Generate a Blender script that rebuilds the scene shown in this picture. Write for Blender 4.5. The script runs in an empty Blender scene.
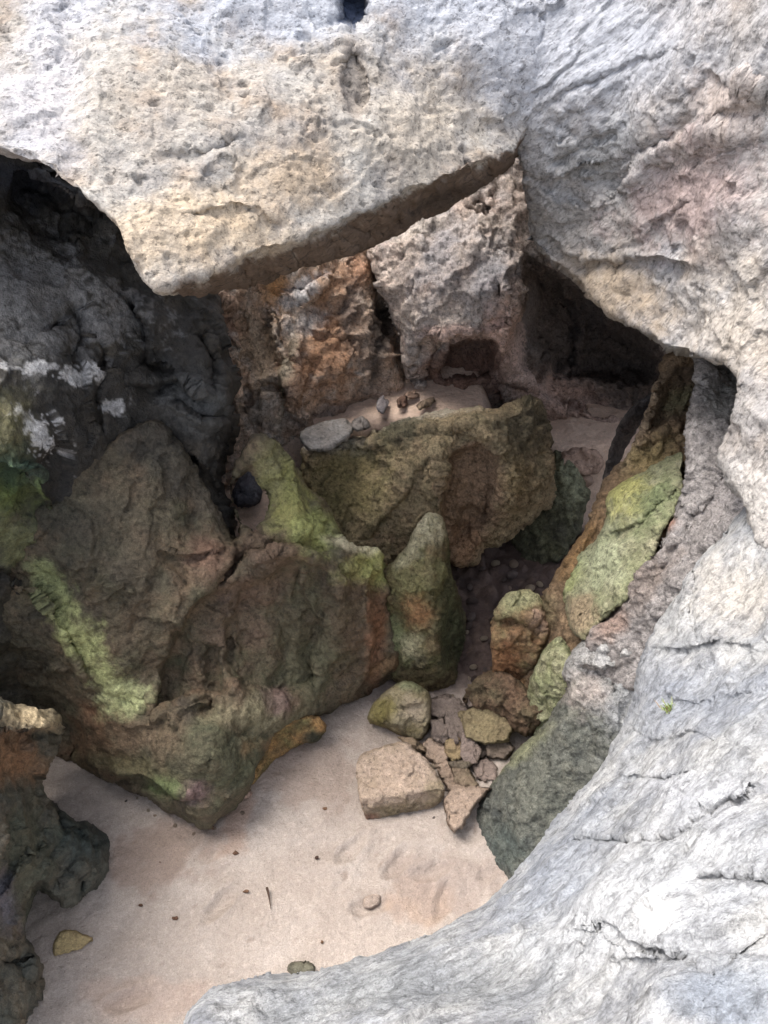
import bpy, bmesh, math, random
import numpy as np
random.seed(3)
C = bpy.context.scene.collection
PIT = math.radians(40.0); SP, CP = math.sin(PIT), math.cos(PIT)
H = 4.5; F = 800.0; CX, CY = 384.0, 512.0
CAM = np.array([0.0, 0.0, H])

# ------------------------------------------------------------------ maths
def depth(px, py, kind, val):
    v = (py-CY)/F
    if kind == 'd': return val
    if kind == 'y': return val/(CP - v*SP)
    if kind == 'z': return (H-val)/(SP + v*CP)

def P3(px, py, D):
    u = (px-CX)/F; v = (py-CY)/F
    return np.stack([D*u, D*(CP - v*SP), H - D*(SP + v*CP)], -1)

def h32(x, y, z, s):
    h = (x.astype(np.uint32)*np.uint32(374761393)) ^ (y.astype(np.uint32)*np.uint32(668265263)) ^ (z.astype(np.uint32)*np.uint32(2246822519)) ^ np.uint32((s*3266489917) & 0xffffffff)
    h = (h ^ (h >> np.uint32(15)))*np.uint32(2246822519)
    h = (h ^ (h >> np.uint32(13)))*np.uint32(3266489917)
    return h ^ (h >> np.uint32(16))

def perlin(p, seed=0):
    p = np.asarray(p, dtype=np.float32)
    i = np.floor(p).astype(np.int64); f = p - i
    w = f*f*f*(f*(f*6-15)+10)
    out = None
    def g(dx, dy, dz):
        h = h32(i[:, 0]+dx, i[:, 1]+dy, i[:, 2]+dz, seed)
        a = ((h & np.uint32(1023)).astype(np.float32)/1023*2-1)
        b = (((h >> np.uint32(10)) & np.uint32(1023)).astype(np.float32)/1023*2-1)
        c = (((h >> np.uint32(20)) & np.uint32(1023)).astype(np.float32)/1023*2-1)
        return a*(f[:, 0]-dx)+b*(f[:, 1]-dy)+c*(f[:, 2]-dz)
    def lx(dy, dz):
        a = g(0, dy, dz); return a + w[:, 0]*(g(1, dy, dz)-a)
    def ly(dz):
        a = lx(0, dz); return a + w[:, 1]*(lx(1, dz)-a)
    a = ly(0)
    return (a + w[:, 2]*(ly(1)-a))*1.3

def fbm(p, oct=4, seed=0, gain=0.5, lac=2.03):
    r = 0; a = 1.0; t = 0
    for k in range(oct):
        r = r + a*perlin(p, seed+k*17); t += a
        p = p*lac; a *= gain
    return r/t*1.6

def ridged(p, oct=4, seed=0, gain=0.5, lac=2.1):
    r = 0; a = 1.0; t = 0
    for k in range(oct):
        r = r + a*(1-2.4*np.abs(perlin(p, seed+k*31))); t += a
        p = p*lac; a *= gain
    return r/t

def worley(p, seed=0, want='facet'):
    i = np.floor(p).astype(np.int64)
    n = len(p); best = np.full(n, 9e9, np.float32); sec = best.copy(); fac = np.zeros(n, np.float32)
    for dx in (-1, 0, 1):
        for dy in (-1, 0, 1):
            for dz in (-1, 0, 1):
                c = i + np.array([dx, dy, dz])
                h = h32(c[:, 0], c[:, 1], c[:, 2], seed)
                o = np.stack([(h & np.uint32(1023)), (h >> np.uint32(10)) & np.uint32(1023), (h >> np.uint32(20)) & np.uint32(1023)], -1).astype(np.float32)/1023
                d = p - (c + o)
                r = (d*d).sum(-1)
                m = r < best
                sec = np.where(m, best, np.minimum(sec, r))
                if want == 'facet':
                    g = o[:, [1, 2, 0]]*2-1
                    fac = np.where(m, (d*g).sum(-1) + 0.35*(g[:, 0]), fac)
                else:
                    fac = np.where(m, o[:, 0]*0+((h >> np.uint32(5)) & np.uint32(255)).astype(np.float32)/255, fac)
                best = np.where(m, r, best)
    if want == 'facet': return fac
    return np.sqrt(best), np.sqrt(sec), fac

def sstep(a, b, x):
    t = np.clip((x-a)/(b-a), 0, 1); return t*t*(3-2*t)

def seg_dist(X, Y, pts, closed):
    d2 = np.full(X.shape, 1e12, np.float32); sgn = np.ones(X.shape, np.float32); inside = np.zeros(X.shape, bool)
    n = len(pts)
    tpos = np.zeros(X.shape, np.float32)
    for k in range(n if closed else n-1):
        ax, ay = pts[k]; bx, by = pts[(k+1) % n]
        ex, ey = bx-ax, by-ay; L = ex*ex+ey*ey+1e-9
        t = np.clip(((X-ax)*ex+(Y-ay)*ey)/L, 0, 1)
        qx = X-ax-t*ex; qy = Y-ay-t*ey
        d = qx*qx+qy*qy
        m = d < d2
        d2 = np.where(m, d, d2)
        if closed:
            c = ((ay > Y) != (by > Y))
            xi = ax + (Y-ay)*ex/(ey if abs(ey) > 1e-9 else 1e-9)
            inside ^= c & (X < xi)
        else:
            sgn = np.where(m, np.sign(ex*(Y-ay)-ey*(X-ax)), sgn)
            tpos = np.where(m, (k+t)/(n-1), tpos)
    d = np.sqrt(d2)
    if closed: return np.where(inside, -d, d)
    return d, sgn, tpos

def smooth_poly(pts, it=1):
    p = [tuple(map(float, q)) for q in pts]
    for _ in range(it):
        q = []
        n = len(p)
        for k in range(n):
            a = p[k]; b = p[(k+1) % n]
            q.append((a[0]*.8+b[0]*.2, a[1]*.8+b[1]*.2)); q.append((a[0]*.2+b[0]*.8, a[1]*.2+b[1]*.8))
        p = q
    return p

def rbf(cp, X, Y):
    pts = np.array([(c[0], c[1]) for c in cp], float)/200; val = np.array([depth(*c) for c in cp])
    n = len(pts)
    def ph(r): return np.where(r > 1e-9, r*r*np.log(r+1e-12), 0)
    A = ph(np.linalg.norm(pts[:, None]-pts[None], axis=-1)) + np.eye(n)*0.02
    Pm = np.c_[np.ones(n), pts]
    M = np.block([[A, Pm], [Pm.T, np.zeros((3, 3))]])
    w = np.linalg.solve(M + np.eye(n+3)*1e-9, np.r_[val, 0, 0, 0])
    out = w[n] + w[n+1]*X/200 + w[n+2]*Y/200
    for k in range(n):
        out = out + w[k]*ph(np.hypot(X/200-pts[k, 0], Y/200-pts[k, 1]))
    return out

def plane_depth(cp, X, Y):           # three control points -> true 3D plane
    A = np.array([[c[0], c[1], 1.0] for c in cp]); b = np.array([1/depth(*c) for c in cp])
    k = np.linalg.solve(A, b)
    return 1/np.maximum(k[0]*X+k[1]*Y+k[2], 0.06)

def axis(lo, hi, step, f0, f1):
    a = [max(lo, f0)]
    while a[-1] < min(hi, f1): a.append(a[-1]+step)
    s = step; b = []; x = a[0]
    while x > lo: s = min(s*1.25, 22); x -= s; b.append(x)
    s = step; x = a[-1]; c = []
    while x < hi: s = min(s*1.25, 22); x += s; c.append(x)
    return np.array(b[::-1]+a+c)

def lift(pal, k):
    return [(tuple(min(235, v*k) for v in c), w) for c, w in pal]

def srgb(c):
    c = np.array(c, float)/255
    return np.where(c <= 0.04045, c/12.92, ((c+0.055)/1.055)**2.4)

# ------------------------------------------------------------------ materials
MATS = {}
def node_mat(name, bumps, rough=(0.75, 0.95), vary=0.35, speck=0.0, speckscale=60, spec=0.25, along=(1, 1, 1, 0, 0, 0), fleck=(40, .36, .47, .45), grain=.22):
    m = bpy.data.materials.new(name); m.use_nodes = True
    nt = m.node_tree; N = nt.nodes; L = nt.links
    bs = N['Principled BSDF']
    bs.inputs['Specular IOR Level'].default_value = spec
    tc = N.new('ShaderNodeTexCoord')
    at = N.new('ShaderNodeAttribute'); at.attribute_name = 'Col'
    n1 = N.new('ShaderNodeTexNoise'); n1.inputs['Scale'].default_value = 34; n1.inputs['Detail'].default_value = 6; n1.inputs['Roughness'].default_value = 0.72
    L.new(tc.outputs['Object'], n1.inputs['Vector'])
    mr = N.new('ShaderNodeMapRange'); mr.inputs[1].default_value = 0.28; mr.inputs[2].default_value = 0.72
    mr.inputs[3].default_value = 1-vary; mr.inputs[4].default_value = 1+vary*0.75
    L.new(n1.outputs['Fac'], mr.inputs[0])
    mul = N.new('ShaderNodeVectorMath'); mul.operation = 'SCALE'
    L.new(at.outputs['Color'], mul.inputs[0]); L.new(mr.outputs[0], mul.inputs['Scale'])
    last = mul.outputs[0]
    if speck > 0:
        v = N.new('ShaderNodeTexVoronoi'); v.inputs['Scale'].default_value = speckscale; v.inputs['Randomness'].default_value = 1
        nw = N.new('ShaderNodeTexNoise'); nw.inputs['Scale'].default_value = 20; nw.inputs['Detail'].default_value = 3
        L.new(tc.outputs['Object'], nw.inputs['Vector'])
        ad = N.new('ShaderNodeMixRGB'); ad.blend_type = 'ADD'; ad.inputs[0].default_value = 0.09
        L.new(tc.outputs['Object'], ad.inputs[1]); L.new(nw.outputs['Color'], ad.inputs[2]); ma = N.new('ShaderNodeMapping'); ma.vector_type = 'TEXTURE'; ma.inputs['Scale'].default_value = along[:3]; ma.inputs['Rotation'].default_value = [math.radians(a) for a in along[3:]]
        L.new(ad.outputs[0], ma.inputs['Vector']); L.new(ma.outputs[0], v.inputs['Vector'])
        sp = N.new('ShaderNodeMapRange'); sp.inputs[1].default_value = 0.06; sp.inputs[2].default_value = 0.26
        sp.inputs[3].default_value = 1-speck; sp.inputs[4].default_value = 1
        n3 = N.new('ShaderNodeTexNoise'); n3.inputs['Scale'].default_value = 5; n3.inputs['Detail'].default_value = 4; L.new(tc.outputs['Object'], n3.inputs['Vector'])
        m3 = N.new('ShaderNodeMapRange'); m3.inputs[1].default_value = .42; m3.inputs[2].default_value = .6; m3.inputs[3].default_value = .16; m3.inputs[4].default_value = -.04; L.new(n3.outputs['Fac'], m3.inputs[0])
        a3 = N.new('ShaderNodeMath'); a3.operation = 'ADD'; L.new(v.outputs['Distance'], a3.inputs[0]); L.new(m3.outputs[0], a3.inputs[1])
        L.new(a3.outputs[0], sp.inputs[0])
        m2 = N.new('ShaderNodeVectorMath'); m2.operation = 'SCALE'; L.new(last, m2.inputs[0]); L.new(sp.outputs[0], m2.inputs['Scale'])
        last = m2.outputs[0]
    fm = N.new('ShaderNodeMapping'); fm.vector_type = 'TEXTURE'; fm.inputs['Scale'].default_value = along[:3]; fm.inputs['Rotation'].default_value = [math.radians(a) for a in along[3:]]
    L.new(tc.outputs['Object'], fm.inputs['Vector'])
    for scl, lo_, hi_, a_, b_ in ((fleck[0], fleck[1], fleck[2], 1-fleck[3], 1.0), (150, .3, .7, 1-grain, 1+grain), (fleck[0]*.45, .56, .68, 1.0, 1+fleck[3]*.45)):
        nf = N.new('ShaderNodeTexNoise'); nf.inputs['Scale'].default_value = scl; nf.inputs['Detail'].default_value = 4; nf.inputs['Roughness'].default_value = .65
        L.new(fm.outputs[0], nf.inputs['Vector'])
        mf = N.new('ShaderNodeMapRange'); mf.inputs[1].default_value = lo_; mf.inputs[2].default_value = hi_; mf.inputs[3].default_value = a_; mf.inputs[4].default_value = b_
        L.new(nf.outputs['Fac'], mf.inputs[0])
        m4 = N.new('ShaderNodeVectorMath'); m4.operation = 'SCALE'; L.new(last, m4.inputs[0]); L.new(mf.outputs[0], m4.inputs['Scale']); last = m4.outputs[0]
    L.new(last, bs.inputs['Base Color'])
    r = N.new('ShaderNodeMapRange'); r.inputs[3].default_value = rough[0]; r.inputs[4].default_value = rough[1]
    L.new(n1.outputs['Fac'], r.inputs[0]); L.new(r.outputs[0], bs.inputs['Roughness'])
    prev = None
    for kind, scale, dist, stretch in bumps:
        mp = N.new('ShaderNodeMapping'); mp.inputs['Scale'].default_value = stretch[:3]
        if len(stretch) > 3: mp.vector_type = 'TEXTURE'; mp.inputs['Rotation'].default_value = [math.radians(a) for a in stretch[3:6]]
        L.new(tc.outputs['Object'], mp.inputs['Vector'])
        if kind == 'noise':
            t = N.new('ShaderNodeTexNoise'); t.inputs['Detail'].default_value = 6; t.inputs['Roughness'].default_value = 0.68; o = t.outputs['Fac']
        elif kind == 'ridge':
            t = N.new('ShaderNodeTexNoise'); t.noise_type = 'RIDGED_MULTIFRACTAL'; t.inputs['Detail'].default_value = 5; t.inputs['Roughness'].default_value = 0.6; o = t.outputs['Fac']
        else:
            t = N.new('ShaderNodeTexVoronoi'); t.feature = 'SMOOTH_F1'; o = t.outputs['Distance']
        t.inputs['Scale'].default_value = scale
        L.new(mp.outputs[0], t.inputs['Vector'])
        b = N.new('ShaderNodeBump'); b.inputs['Strength'].default_value = 1.0; b.inputs['Distance'].default_value = dist
        L.new(o, b.inputs['Height'])
        if prev: L.new(prev.outputs['Normal'], b.inputs['Normal'])
        prev = b
    if prev: L.new(prev.outputs['Normal'], bs.inputs['Normal'])
    MATS[name] = m
    return m

# ------------------------------------------------------------------ mesh + tagging
def tag(o, label=None, cat=None, group=None, kind=None):
    if label: o['label'] = label
    if cat: o['category'] = cat
    if group: o['group'] = group
    if kind: o['kind'] = kind
    return o

def make_mesh(name, V, quads, tris, col, mat, origin=None, smooth=True):
    lum = (np.asarray(col)*[.25, .65, .1]).sum(1, keepdims=True); col = lum + .9*(col-lum)
    if origin is None:
        origin = np.array([V[:, 0].mean(), V[:, 1].mean(), V[:, 2].min()])
    me = bpy.data.meshes.new(name)
    nq, ntt = len(quads), len(tris)
    me.vertices.add(len(V)); me.vertices.foreach_set('co', (V-origin).astype(np.float32).ravel())
    loops = np.concatenate([np.asarray(quads, np.int32).ravel(), np.asarray(tris, np.int32).ravel()])
    me.loops.add(len(loops)); me.loops.foreach_set('vertex_index', loops)
    st = np.concatenate([np.arange(nq)*4, nq*4+np.arange(ntt)*3]).astype(np.int32)
    me.polygons.add(nq+ntt); me.polygons.foreach_set('loop_start', st)
    me.update(calc_edges=True); me.validate()
    me.polygons.foreach_set('use_smooth', np.full(len(me.polygons), smooth))
    a = me.color_attributes.new('Col', 'FLOAT_COLOR', 'POINT')
    a.data.foreach_set('color', np.c_[col, np.ones(len(col))].astype(np.float32).ravel())
    me.materials.append(MATS[mat])
    o = bpy.data.objects.new(name, me); C.objects.link(o); o.location = origin
    return o

def vnormals(V, quads, tris):
    n = np.zeros_like(V)
    def acc(f, a, b):
        fn = np.cross(a, b)
        for k in range(f.shape[1]):
            for c in range(3):
                n[:, c] += np.bincount(f[:, k], weights=fn[:, c], minlength=len(V))
    if len(quads): acc(quads, V[quads[:, 2]]-V[quads[:, 0]], V[quads[:, 3]]-V[quads[:, 1]])
    if len(tris): acc(tris, V[tris[:, 1]]-V[tris[:, 0]], V[tris[:, 2]]-V[tris[:, 0]])
    return n/(np.linalg.norm(n, axis=1, keepdims=True)+1e-12)

def rotm(v):   # frame whose first axis is v
    a = np.array(v, float); a /= np.linalg.norm(a)
    b = np.cross(a, [0.31, -0.87, 0.13]); b /= np.linalg.norm(b)
    return np.stack([a, b, np.cross(a, b)], 0)

def layers(P, L, seed):
    d = np.zeros(len(P))
    for k, l in enumerate(L):
        kind, sc, amp = l[:3]
        q = P
        if len(l) > 3:     # (direction, stretch): features run along direction
            q = P @ rotm(l[3]).T; q = q*np.array([1.0/l[4], 1, 1])
        s = seed*7+k*13
        q = q*sc
        if kind == 'fbm': d += amp*fbm(q, 5, s, 0.55)
        elif kind == 'ridge': d += amp*ridged(q, 5, s, 0.55)
        elif kind == 'facet':
            w = np.stack([fbm(q*1.3, 2, s+1), fbm(q*1.3, 2, s+2), fbm(q*1.3, 2, s+3)], -1)*0.35
            d += amp*worley(q+w, s)
        elif kind == 'pits':
            w = np.stack([fbm(q*.7, 2, s+1), fbm(q*.7, 2, s+2), fbm(q*.7, 2, s+3)], -1)*0.5
            f1, f2, h = worley(q+w, s, 'pit')
            r = 0.12+0.33*h
            cl = sstep(-.15, .35, fbm(P*2.3, 3, s+8))
            d -= amp*(1-sstep(0.35, 1.0, f1/r))*(h > 0.35)*(.25+.9*cl)
        elif kind == 'cobble':
            w = np.stack([fbm(q*.7, 2, s+1), fbm(q*.7, 2, s+2), fbm(q*.7, 2, s+3)], -1)*0.4
            f1, f2, h = worley(q+w, s, 'pit')
            d += amp*(sstep(0, 0.45, f2-f1)-0.5)
        elif kind == 'strata':
            z = q[:, 2] + 0.5*fbm(q*0.6, 3, s)
            d += amp*(perlin(np.stack([q[:, 0]*.15, q[:, 1]*.15, z*2.2], -1), s+9) + .5*perlin(np.stack([q[:, 0]*.3, q[:, 1]*.3, z*5.7], -1), s+10))
    return d

def blend(P, pal, seed, sc=2.2):
    """pal: list of (colour, weight) mixed by world noise"""
    n = len(pal); W = []
    for k, (c, w) in enumerate(pal):
        W.append(np.exp(3.6*fbm(P*sc*(1+0.35*k), 5, seed*5+k*101, 0.62))*w)
    W = np.array(W); W /= W.sum(0)
    col = sum(W[k][:, None]*srgb(pal[k][0]) for k in range(n))
    return col

def paint(col, P, X, Y, blobs, seed):
    for k, b in enumerate(blobs):
        if b[0] == 'poly':
            _, pts, soft, c, st, nz = b
            sd = seg_dist(X, Y, pts, True); sel = sd < soft*2+8
            if sel.any():
                n = fbm(P[sel]*9, 5, seed*3+k*7+500, 0.65)
                m = st*sstep(-soft, soft, -sd[sel]+nz*n)
                col[sel] += m[:, None]*(srgb(c)-col[sel])
            continue
        cx, cy, rx, ry, ang, c, s = b[:7]
        nz = b[7] if len(b) > 7 else 0.8
        sc = b[8] if len(b) > 8 else 5.0
        kk = b[9] if len(b) > 9 else 1.0
        a = math.radians(ang); dx = X-cx; dy = Y-cy
        u = (dx*math.cos(a)+dy*math.sin(a))/rx; v = (-dx*math.sin(a)+dy*math.cos(a))/ry
        r = np.sqrt(u*u+v*v)
        sel = r < 2.6
        if not sel.any(): continue
        n = fbm(P[sel]*sc, 6, seed*3+k*7+500, 0.72)
        m = s*sstep(-0.5*kk, 0.75*kk, 1-r[sel]+nz*1.25*n)
        col[sel] += m[:, None]*(srgb(c)-col[sel])
    return col

COUNT = 0
def rock(name, outline, ctrl, pal, label, cat='rock', mat='rock', thick=0.8, roll=(0.25, 30), step=2.0, facets=(), k=0.12,
         strokes=(), dents=(), disp=(), paints=(), holes=(), rough=(3.0, 14.0), group=None, psc=2.2, smooth=1, blur=0.5, zmin=None):
    global COUNT; COUNT += 1; seed = COUNT
    poly = smooth_poly(outline, smooth)
    ox = [p[0] for p in poly]; oy = [p[1] for p in poly]
    xs = axis(min(ox)-4, max(ox)+4, step, -30, 798); ys = axis(min(oy)-4, max(oy)+4, step, -30, 1054)
    X, Y = np.meshgrid(xs, ys)
    sh = X.shape
    def jitter(X, Y, s, a, sc):
        q = np.stack([X.ravel()/sc, Y.ravel()/sc, np.full(X.size, s*3.7)], -1)
        return (fbm(q, 4, s+900, 0.55)*a).reshape(X.shape)
    def field(X, Y):
        s = seg_dist(X, Y, poly, True)
        for h in holes: s = np.maximum(s, -seg_dist(X, Y, smooth_poly(h, 1), True))
        return s
    S = field(X, Y) + jitter(X, Y, seed, rough[0], rough[1])
    gx = np.gradient(S, axis=1)/np.gradient(X, axis=1); gy = np.gradient(S, axis=0)/np.gradient(Y, axis=0)
    gn = np.sqrt(gx*gx+gy*gy)+1e-6
    lst = np.maximum(np.gradient(X, axis=1), np.gradient(Y, axis=0))
    inc = S < 0.55*lst
    near = inc & (S > -0.75*lst)
    mvx = np.clip(-S*gx/gn**2, -lst*.7, lst*.7); mvy = np.clip(-S*gy/gn**2, -lst*.7, lst*.7)
    X = np.where(near, X+mvx, X); Y = np.where(near, Y+mvy, Y)
    S = np.where(near, 0, S)
    idx = -np.ones(sh, np.int64); idx[inc] = np.arange(inc.sum())
    x = X[inc]; y = Y[inc]; s = S[inc]
    # topology
    a, b, c, d = idx[:-1, :-1], idx[:-1, 1:], idx[1:, 1:], idx[1:, :-1]
    m = (a >= 0) & (b >= 0) & (c >= 0) & (d >= 0)
    quads = np.stack([a[m], d[m], c[m], b[m]], -1)
    tr = []
    for (p, q, r, o) in ((a, d, c, b), (d, c, b, a), (c, b, a, d), (b, a, d, c)):
        t = (p >= 0) & (q >= 0) & (r >= 0) & (o < 0)
        tr.append(np.stack([p[t], q[t], r[t]], -1))
    tris = np.concatenate(tr)
    # depth
    wob = jitter(x, y, seed+3, 6, 40)+jitter(x, y, seed+13, 3, 13); wob2 = jitter(x, y, seed+5, 7, 40)+jitter(x, y, seed+15, 4, 13)
    xw = x+wob; yw = y+wob2
    D = rbf(ctrl, x, y) if len(ctrl) > 3 else plane_depth(ctrl, x, y)
    for f in facets:
        D2 = plane_depth(f, xw, yw)
        h = np.clip(0.5+0.5*(D2-D)/k, 0, 1)
        D = D*(1-h)+D2*h + k*h*(1-h)
    for st in strokes:
        pts, w, amp, mode = st
        P_ = np.array(pts, float)
        R = w*4 if mode != 'step' else w*3
        sel = (xw > P_[:, 0].min()-R) & (xw < P_[:, 0].max()+R) & (yw > P_[:, 1].min()-R) & (yw < P_[:, 1].max()+R)
        if not sel.any(): continue
        dd, sg, tt = seg_dist(xw[sel], yw[sel], [tuple(q) for q in P_], False)
        tap = np.clip(np.minimum(tt, 1-tt)*6, 0, 1)
        if mode == 'crack': D[sel] += amp*np.exp(-(dd/w)**2)*tap
        elif mode == 'ridge': D[sel] -= amp*np.exp(-dd/w)*tap
        else: D[sel] += amp*np.tanh(sg*dd/2.5)*np.exp(-(dd/w)**1.5)*tap
    for dn in dents:     # (outline px, depth m, softness px)
        po, amp, soft = dn[:3]
        sd = seg_dist(xw, yw, smooth_poly(po, 1), True)
        D += amp*sstep(0, soft, -sd)
    D = np.clip(D, 0.75, 14)
    t = np.clip(-s/roll[1], 0, 1)
    D = D + roll[0]*(1-np.sqrt(np.clip(1-(1-t)**2, 0, 1)))
    De = D
    tb = np.clip(-s/max(roll[1]*1.6, 20), 0, 1)
    Db = D + thick*np.sqrt(np.clip(1-(1-tb)**2, 0, 1))
    Vf = P3(x, y, D)
    edge = s > -1e-3
    bi = np.arange(len(x)).copy(); nb = (~edge).sum(); bi[~edge] = len(x)+np.arange(nb)
    Vb = P3(x, y, Db)[~edge]
    V = np.concatenate([Vf, Vb]); Q = np.concatenate([quads, bi[quads][:, ::-1]]) if len(quads) else quads
    T = np.concatenate([tris, bi[tris][:, ::-1]])
    N = vnormals(V, Q, T)
    vd = CAM-V; vd /= np.linalg.norm(vd, axis=1, keepdims=True)
    fade = np.clip(np.abs((N*vd).sum(1))*2.6, 0.06, 1)
    lo = [l for l in disp if l[1] < 3.2]; hi = [l for l in disp if l[1] >= 3.2]
    dv = (layers(V, lo, seed) if lo else 0) + (layers(V, hi, seed+50)*fade if hi else 0)
    px = np.concatenate([x, x[~edge]]); py = np.concatenate([y, y[~edge]])
    V0 = V
    V = V + N*np.reshape(dv, (-1, 1))
    if zmin is not None: V[:, 2] = np.maximum(V[:, 2], zmin)
    if mat in ('rough_rock', 'wet_dark_rock', 'water_worn_rock'):
        pal = lift(pal, 1.24); paints = [b if b[0] == 'poly' else b[:5]+(tuple(min(232, v*1.18) for v in b[5]),)+tuple(b[6:]) for b in paints]
    col = blend(V0, pal, seed, psc)
    col = paint(col, V0, px, py, paints, seed)
    o = make_mesh(name, V, Q, T, col, mat)
    return tag(o, label, cat, group)
# ------------------------------------------------------------------ materials in use
node_mat('pale_pitted_rock', [('ridge', 14, 0.006, (3, 1, 1, 0, -25, 0)), ('noise', 26, 0.02, (1, 1, 1))], vary=0.28, speck=0.6, speckscale=34, along=(2.0, 1, 1, 0, -25, 0), fleck=(46, .37, .45, .5))
node_mat('pale_grey_rock', [('ridge', 13, 0.016, (7, 1, 1, 0, -36, 8)), ('noise', 26, 0.03, (4, 1, 1, 0, -36, 8)), ('noise', 50, 0.01, (1, 1, 1))], vary=0.32, speck=.45, speckscale=36, along=(4, 1, 1, 0, -36, 8), fleck=(50, .38, .48, .45))
node_mat('foreground_rock', [('ridge', 9, 0.005, (1.6, 1, 1, 0, -20, 30)), ('noise', 22, 0.03, (1.5, 1, 1, 0, -20, 30)), ('noise', 70, 0.012, (1, 1, 1))], vary=0.36, speck=.35, speckscale=40, along=(1.6, 1, 1, 0, -20, 30), fleck=(30, .36, .5, .4))
node_mat('rough_rock', [('noise', 16, 0.045, (1, 1, 1)), ('ridge', 14, 0.008, (1, 1, 1.6)), ('noise', 60, 0.014, (1, 1, 1))], vary=0.45, speck=.35, speckscale=34, fleck=(38, .36, .5, .5), grain=.3)
node_mat('wet_dark_rock', [('noise', 14, 0.04, (1, 1, 1)), ('ridge', 8, 0.007, (1, 1, 1.4))], rough=(0.5, 0.85), vary=0.5, spec=0.4, fleck=(30, .36, .5, .45), grain=.3)
node_mat('water_worn_rock', [('noise', 8, 0.05, (1, 1, 1)), ('noise', 34, 0.016, (1, 1, 1)), ('ridge', 18, .004, (1, 1, 2.5, 0, 0, 0))], rough=(0.6, 0.9), vary=0.42, speck=.25, speckscale=40, fleck=(30, .35, .5, .45), grain=.28)
node_mat('stone', [('noise', 30, 0.025, (1, 1, 1)), ('noise', 90, .008, (1, 1, 1))], vary=0.34, fleck=(44, .36, .46, .4), grain=.25)
node_mat('sand', [('noise', 120, 0.008, (1, 1, 1)), ('noise', 14, 0.03, (1, 1, 1))], rough=(0.9, 1), vary=0.14, speck=0.0, spec=0.1, fleck=(60, .27, .33, .4), grain=.18)
node_mat('plant', [], vary=0.3)

# colours (albedo, as sRGB)
CREAM = (205, 190, 172); WHITE = (218, 215, 210); BLUEG = (165, 170, 180); MIDG = (140, 138, 138); DKG = (88, 86, 86)
OCHRE = (176, 128, 82); RUST = (150, 88, 48); PINK = (170, 140, 126); BROWN = (110, 86, 66); DKBR = (72, 58, 46)
BLACK = (50, 48, 46); COAL = (34, 34, 34); MOSS = (138, 146, 78); MOSSD = (84, 96, 44); OLIVE = (92, 88, 54); PALEGRN = (152, 165, 120)
LICH = (165, 165, 162); SAND = (208, 180, 162)
OUT = 420

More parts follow.
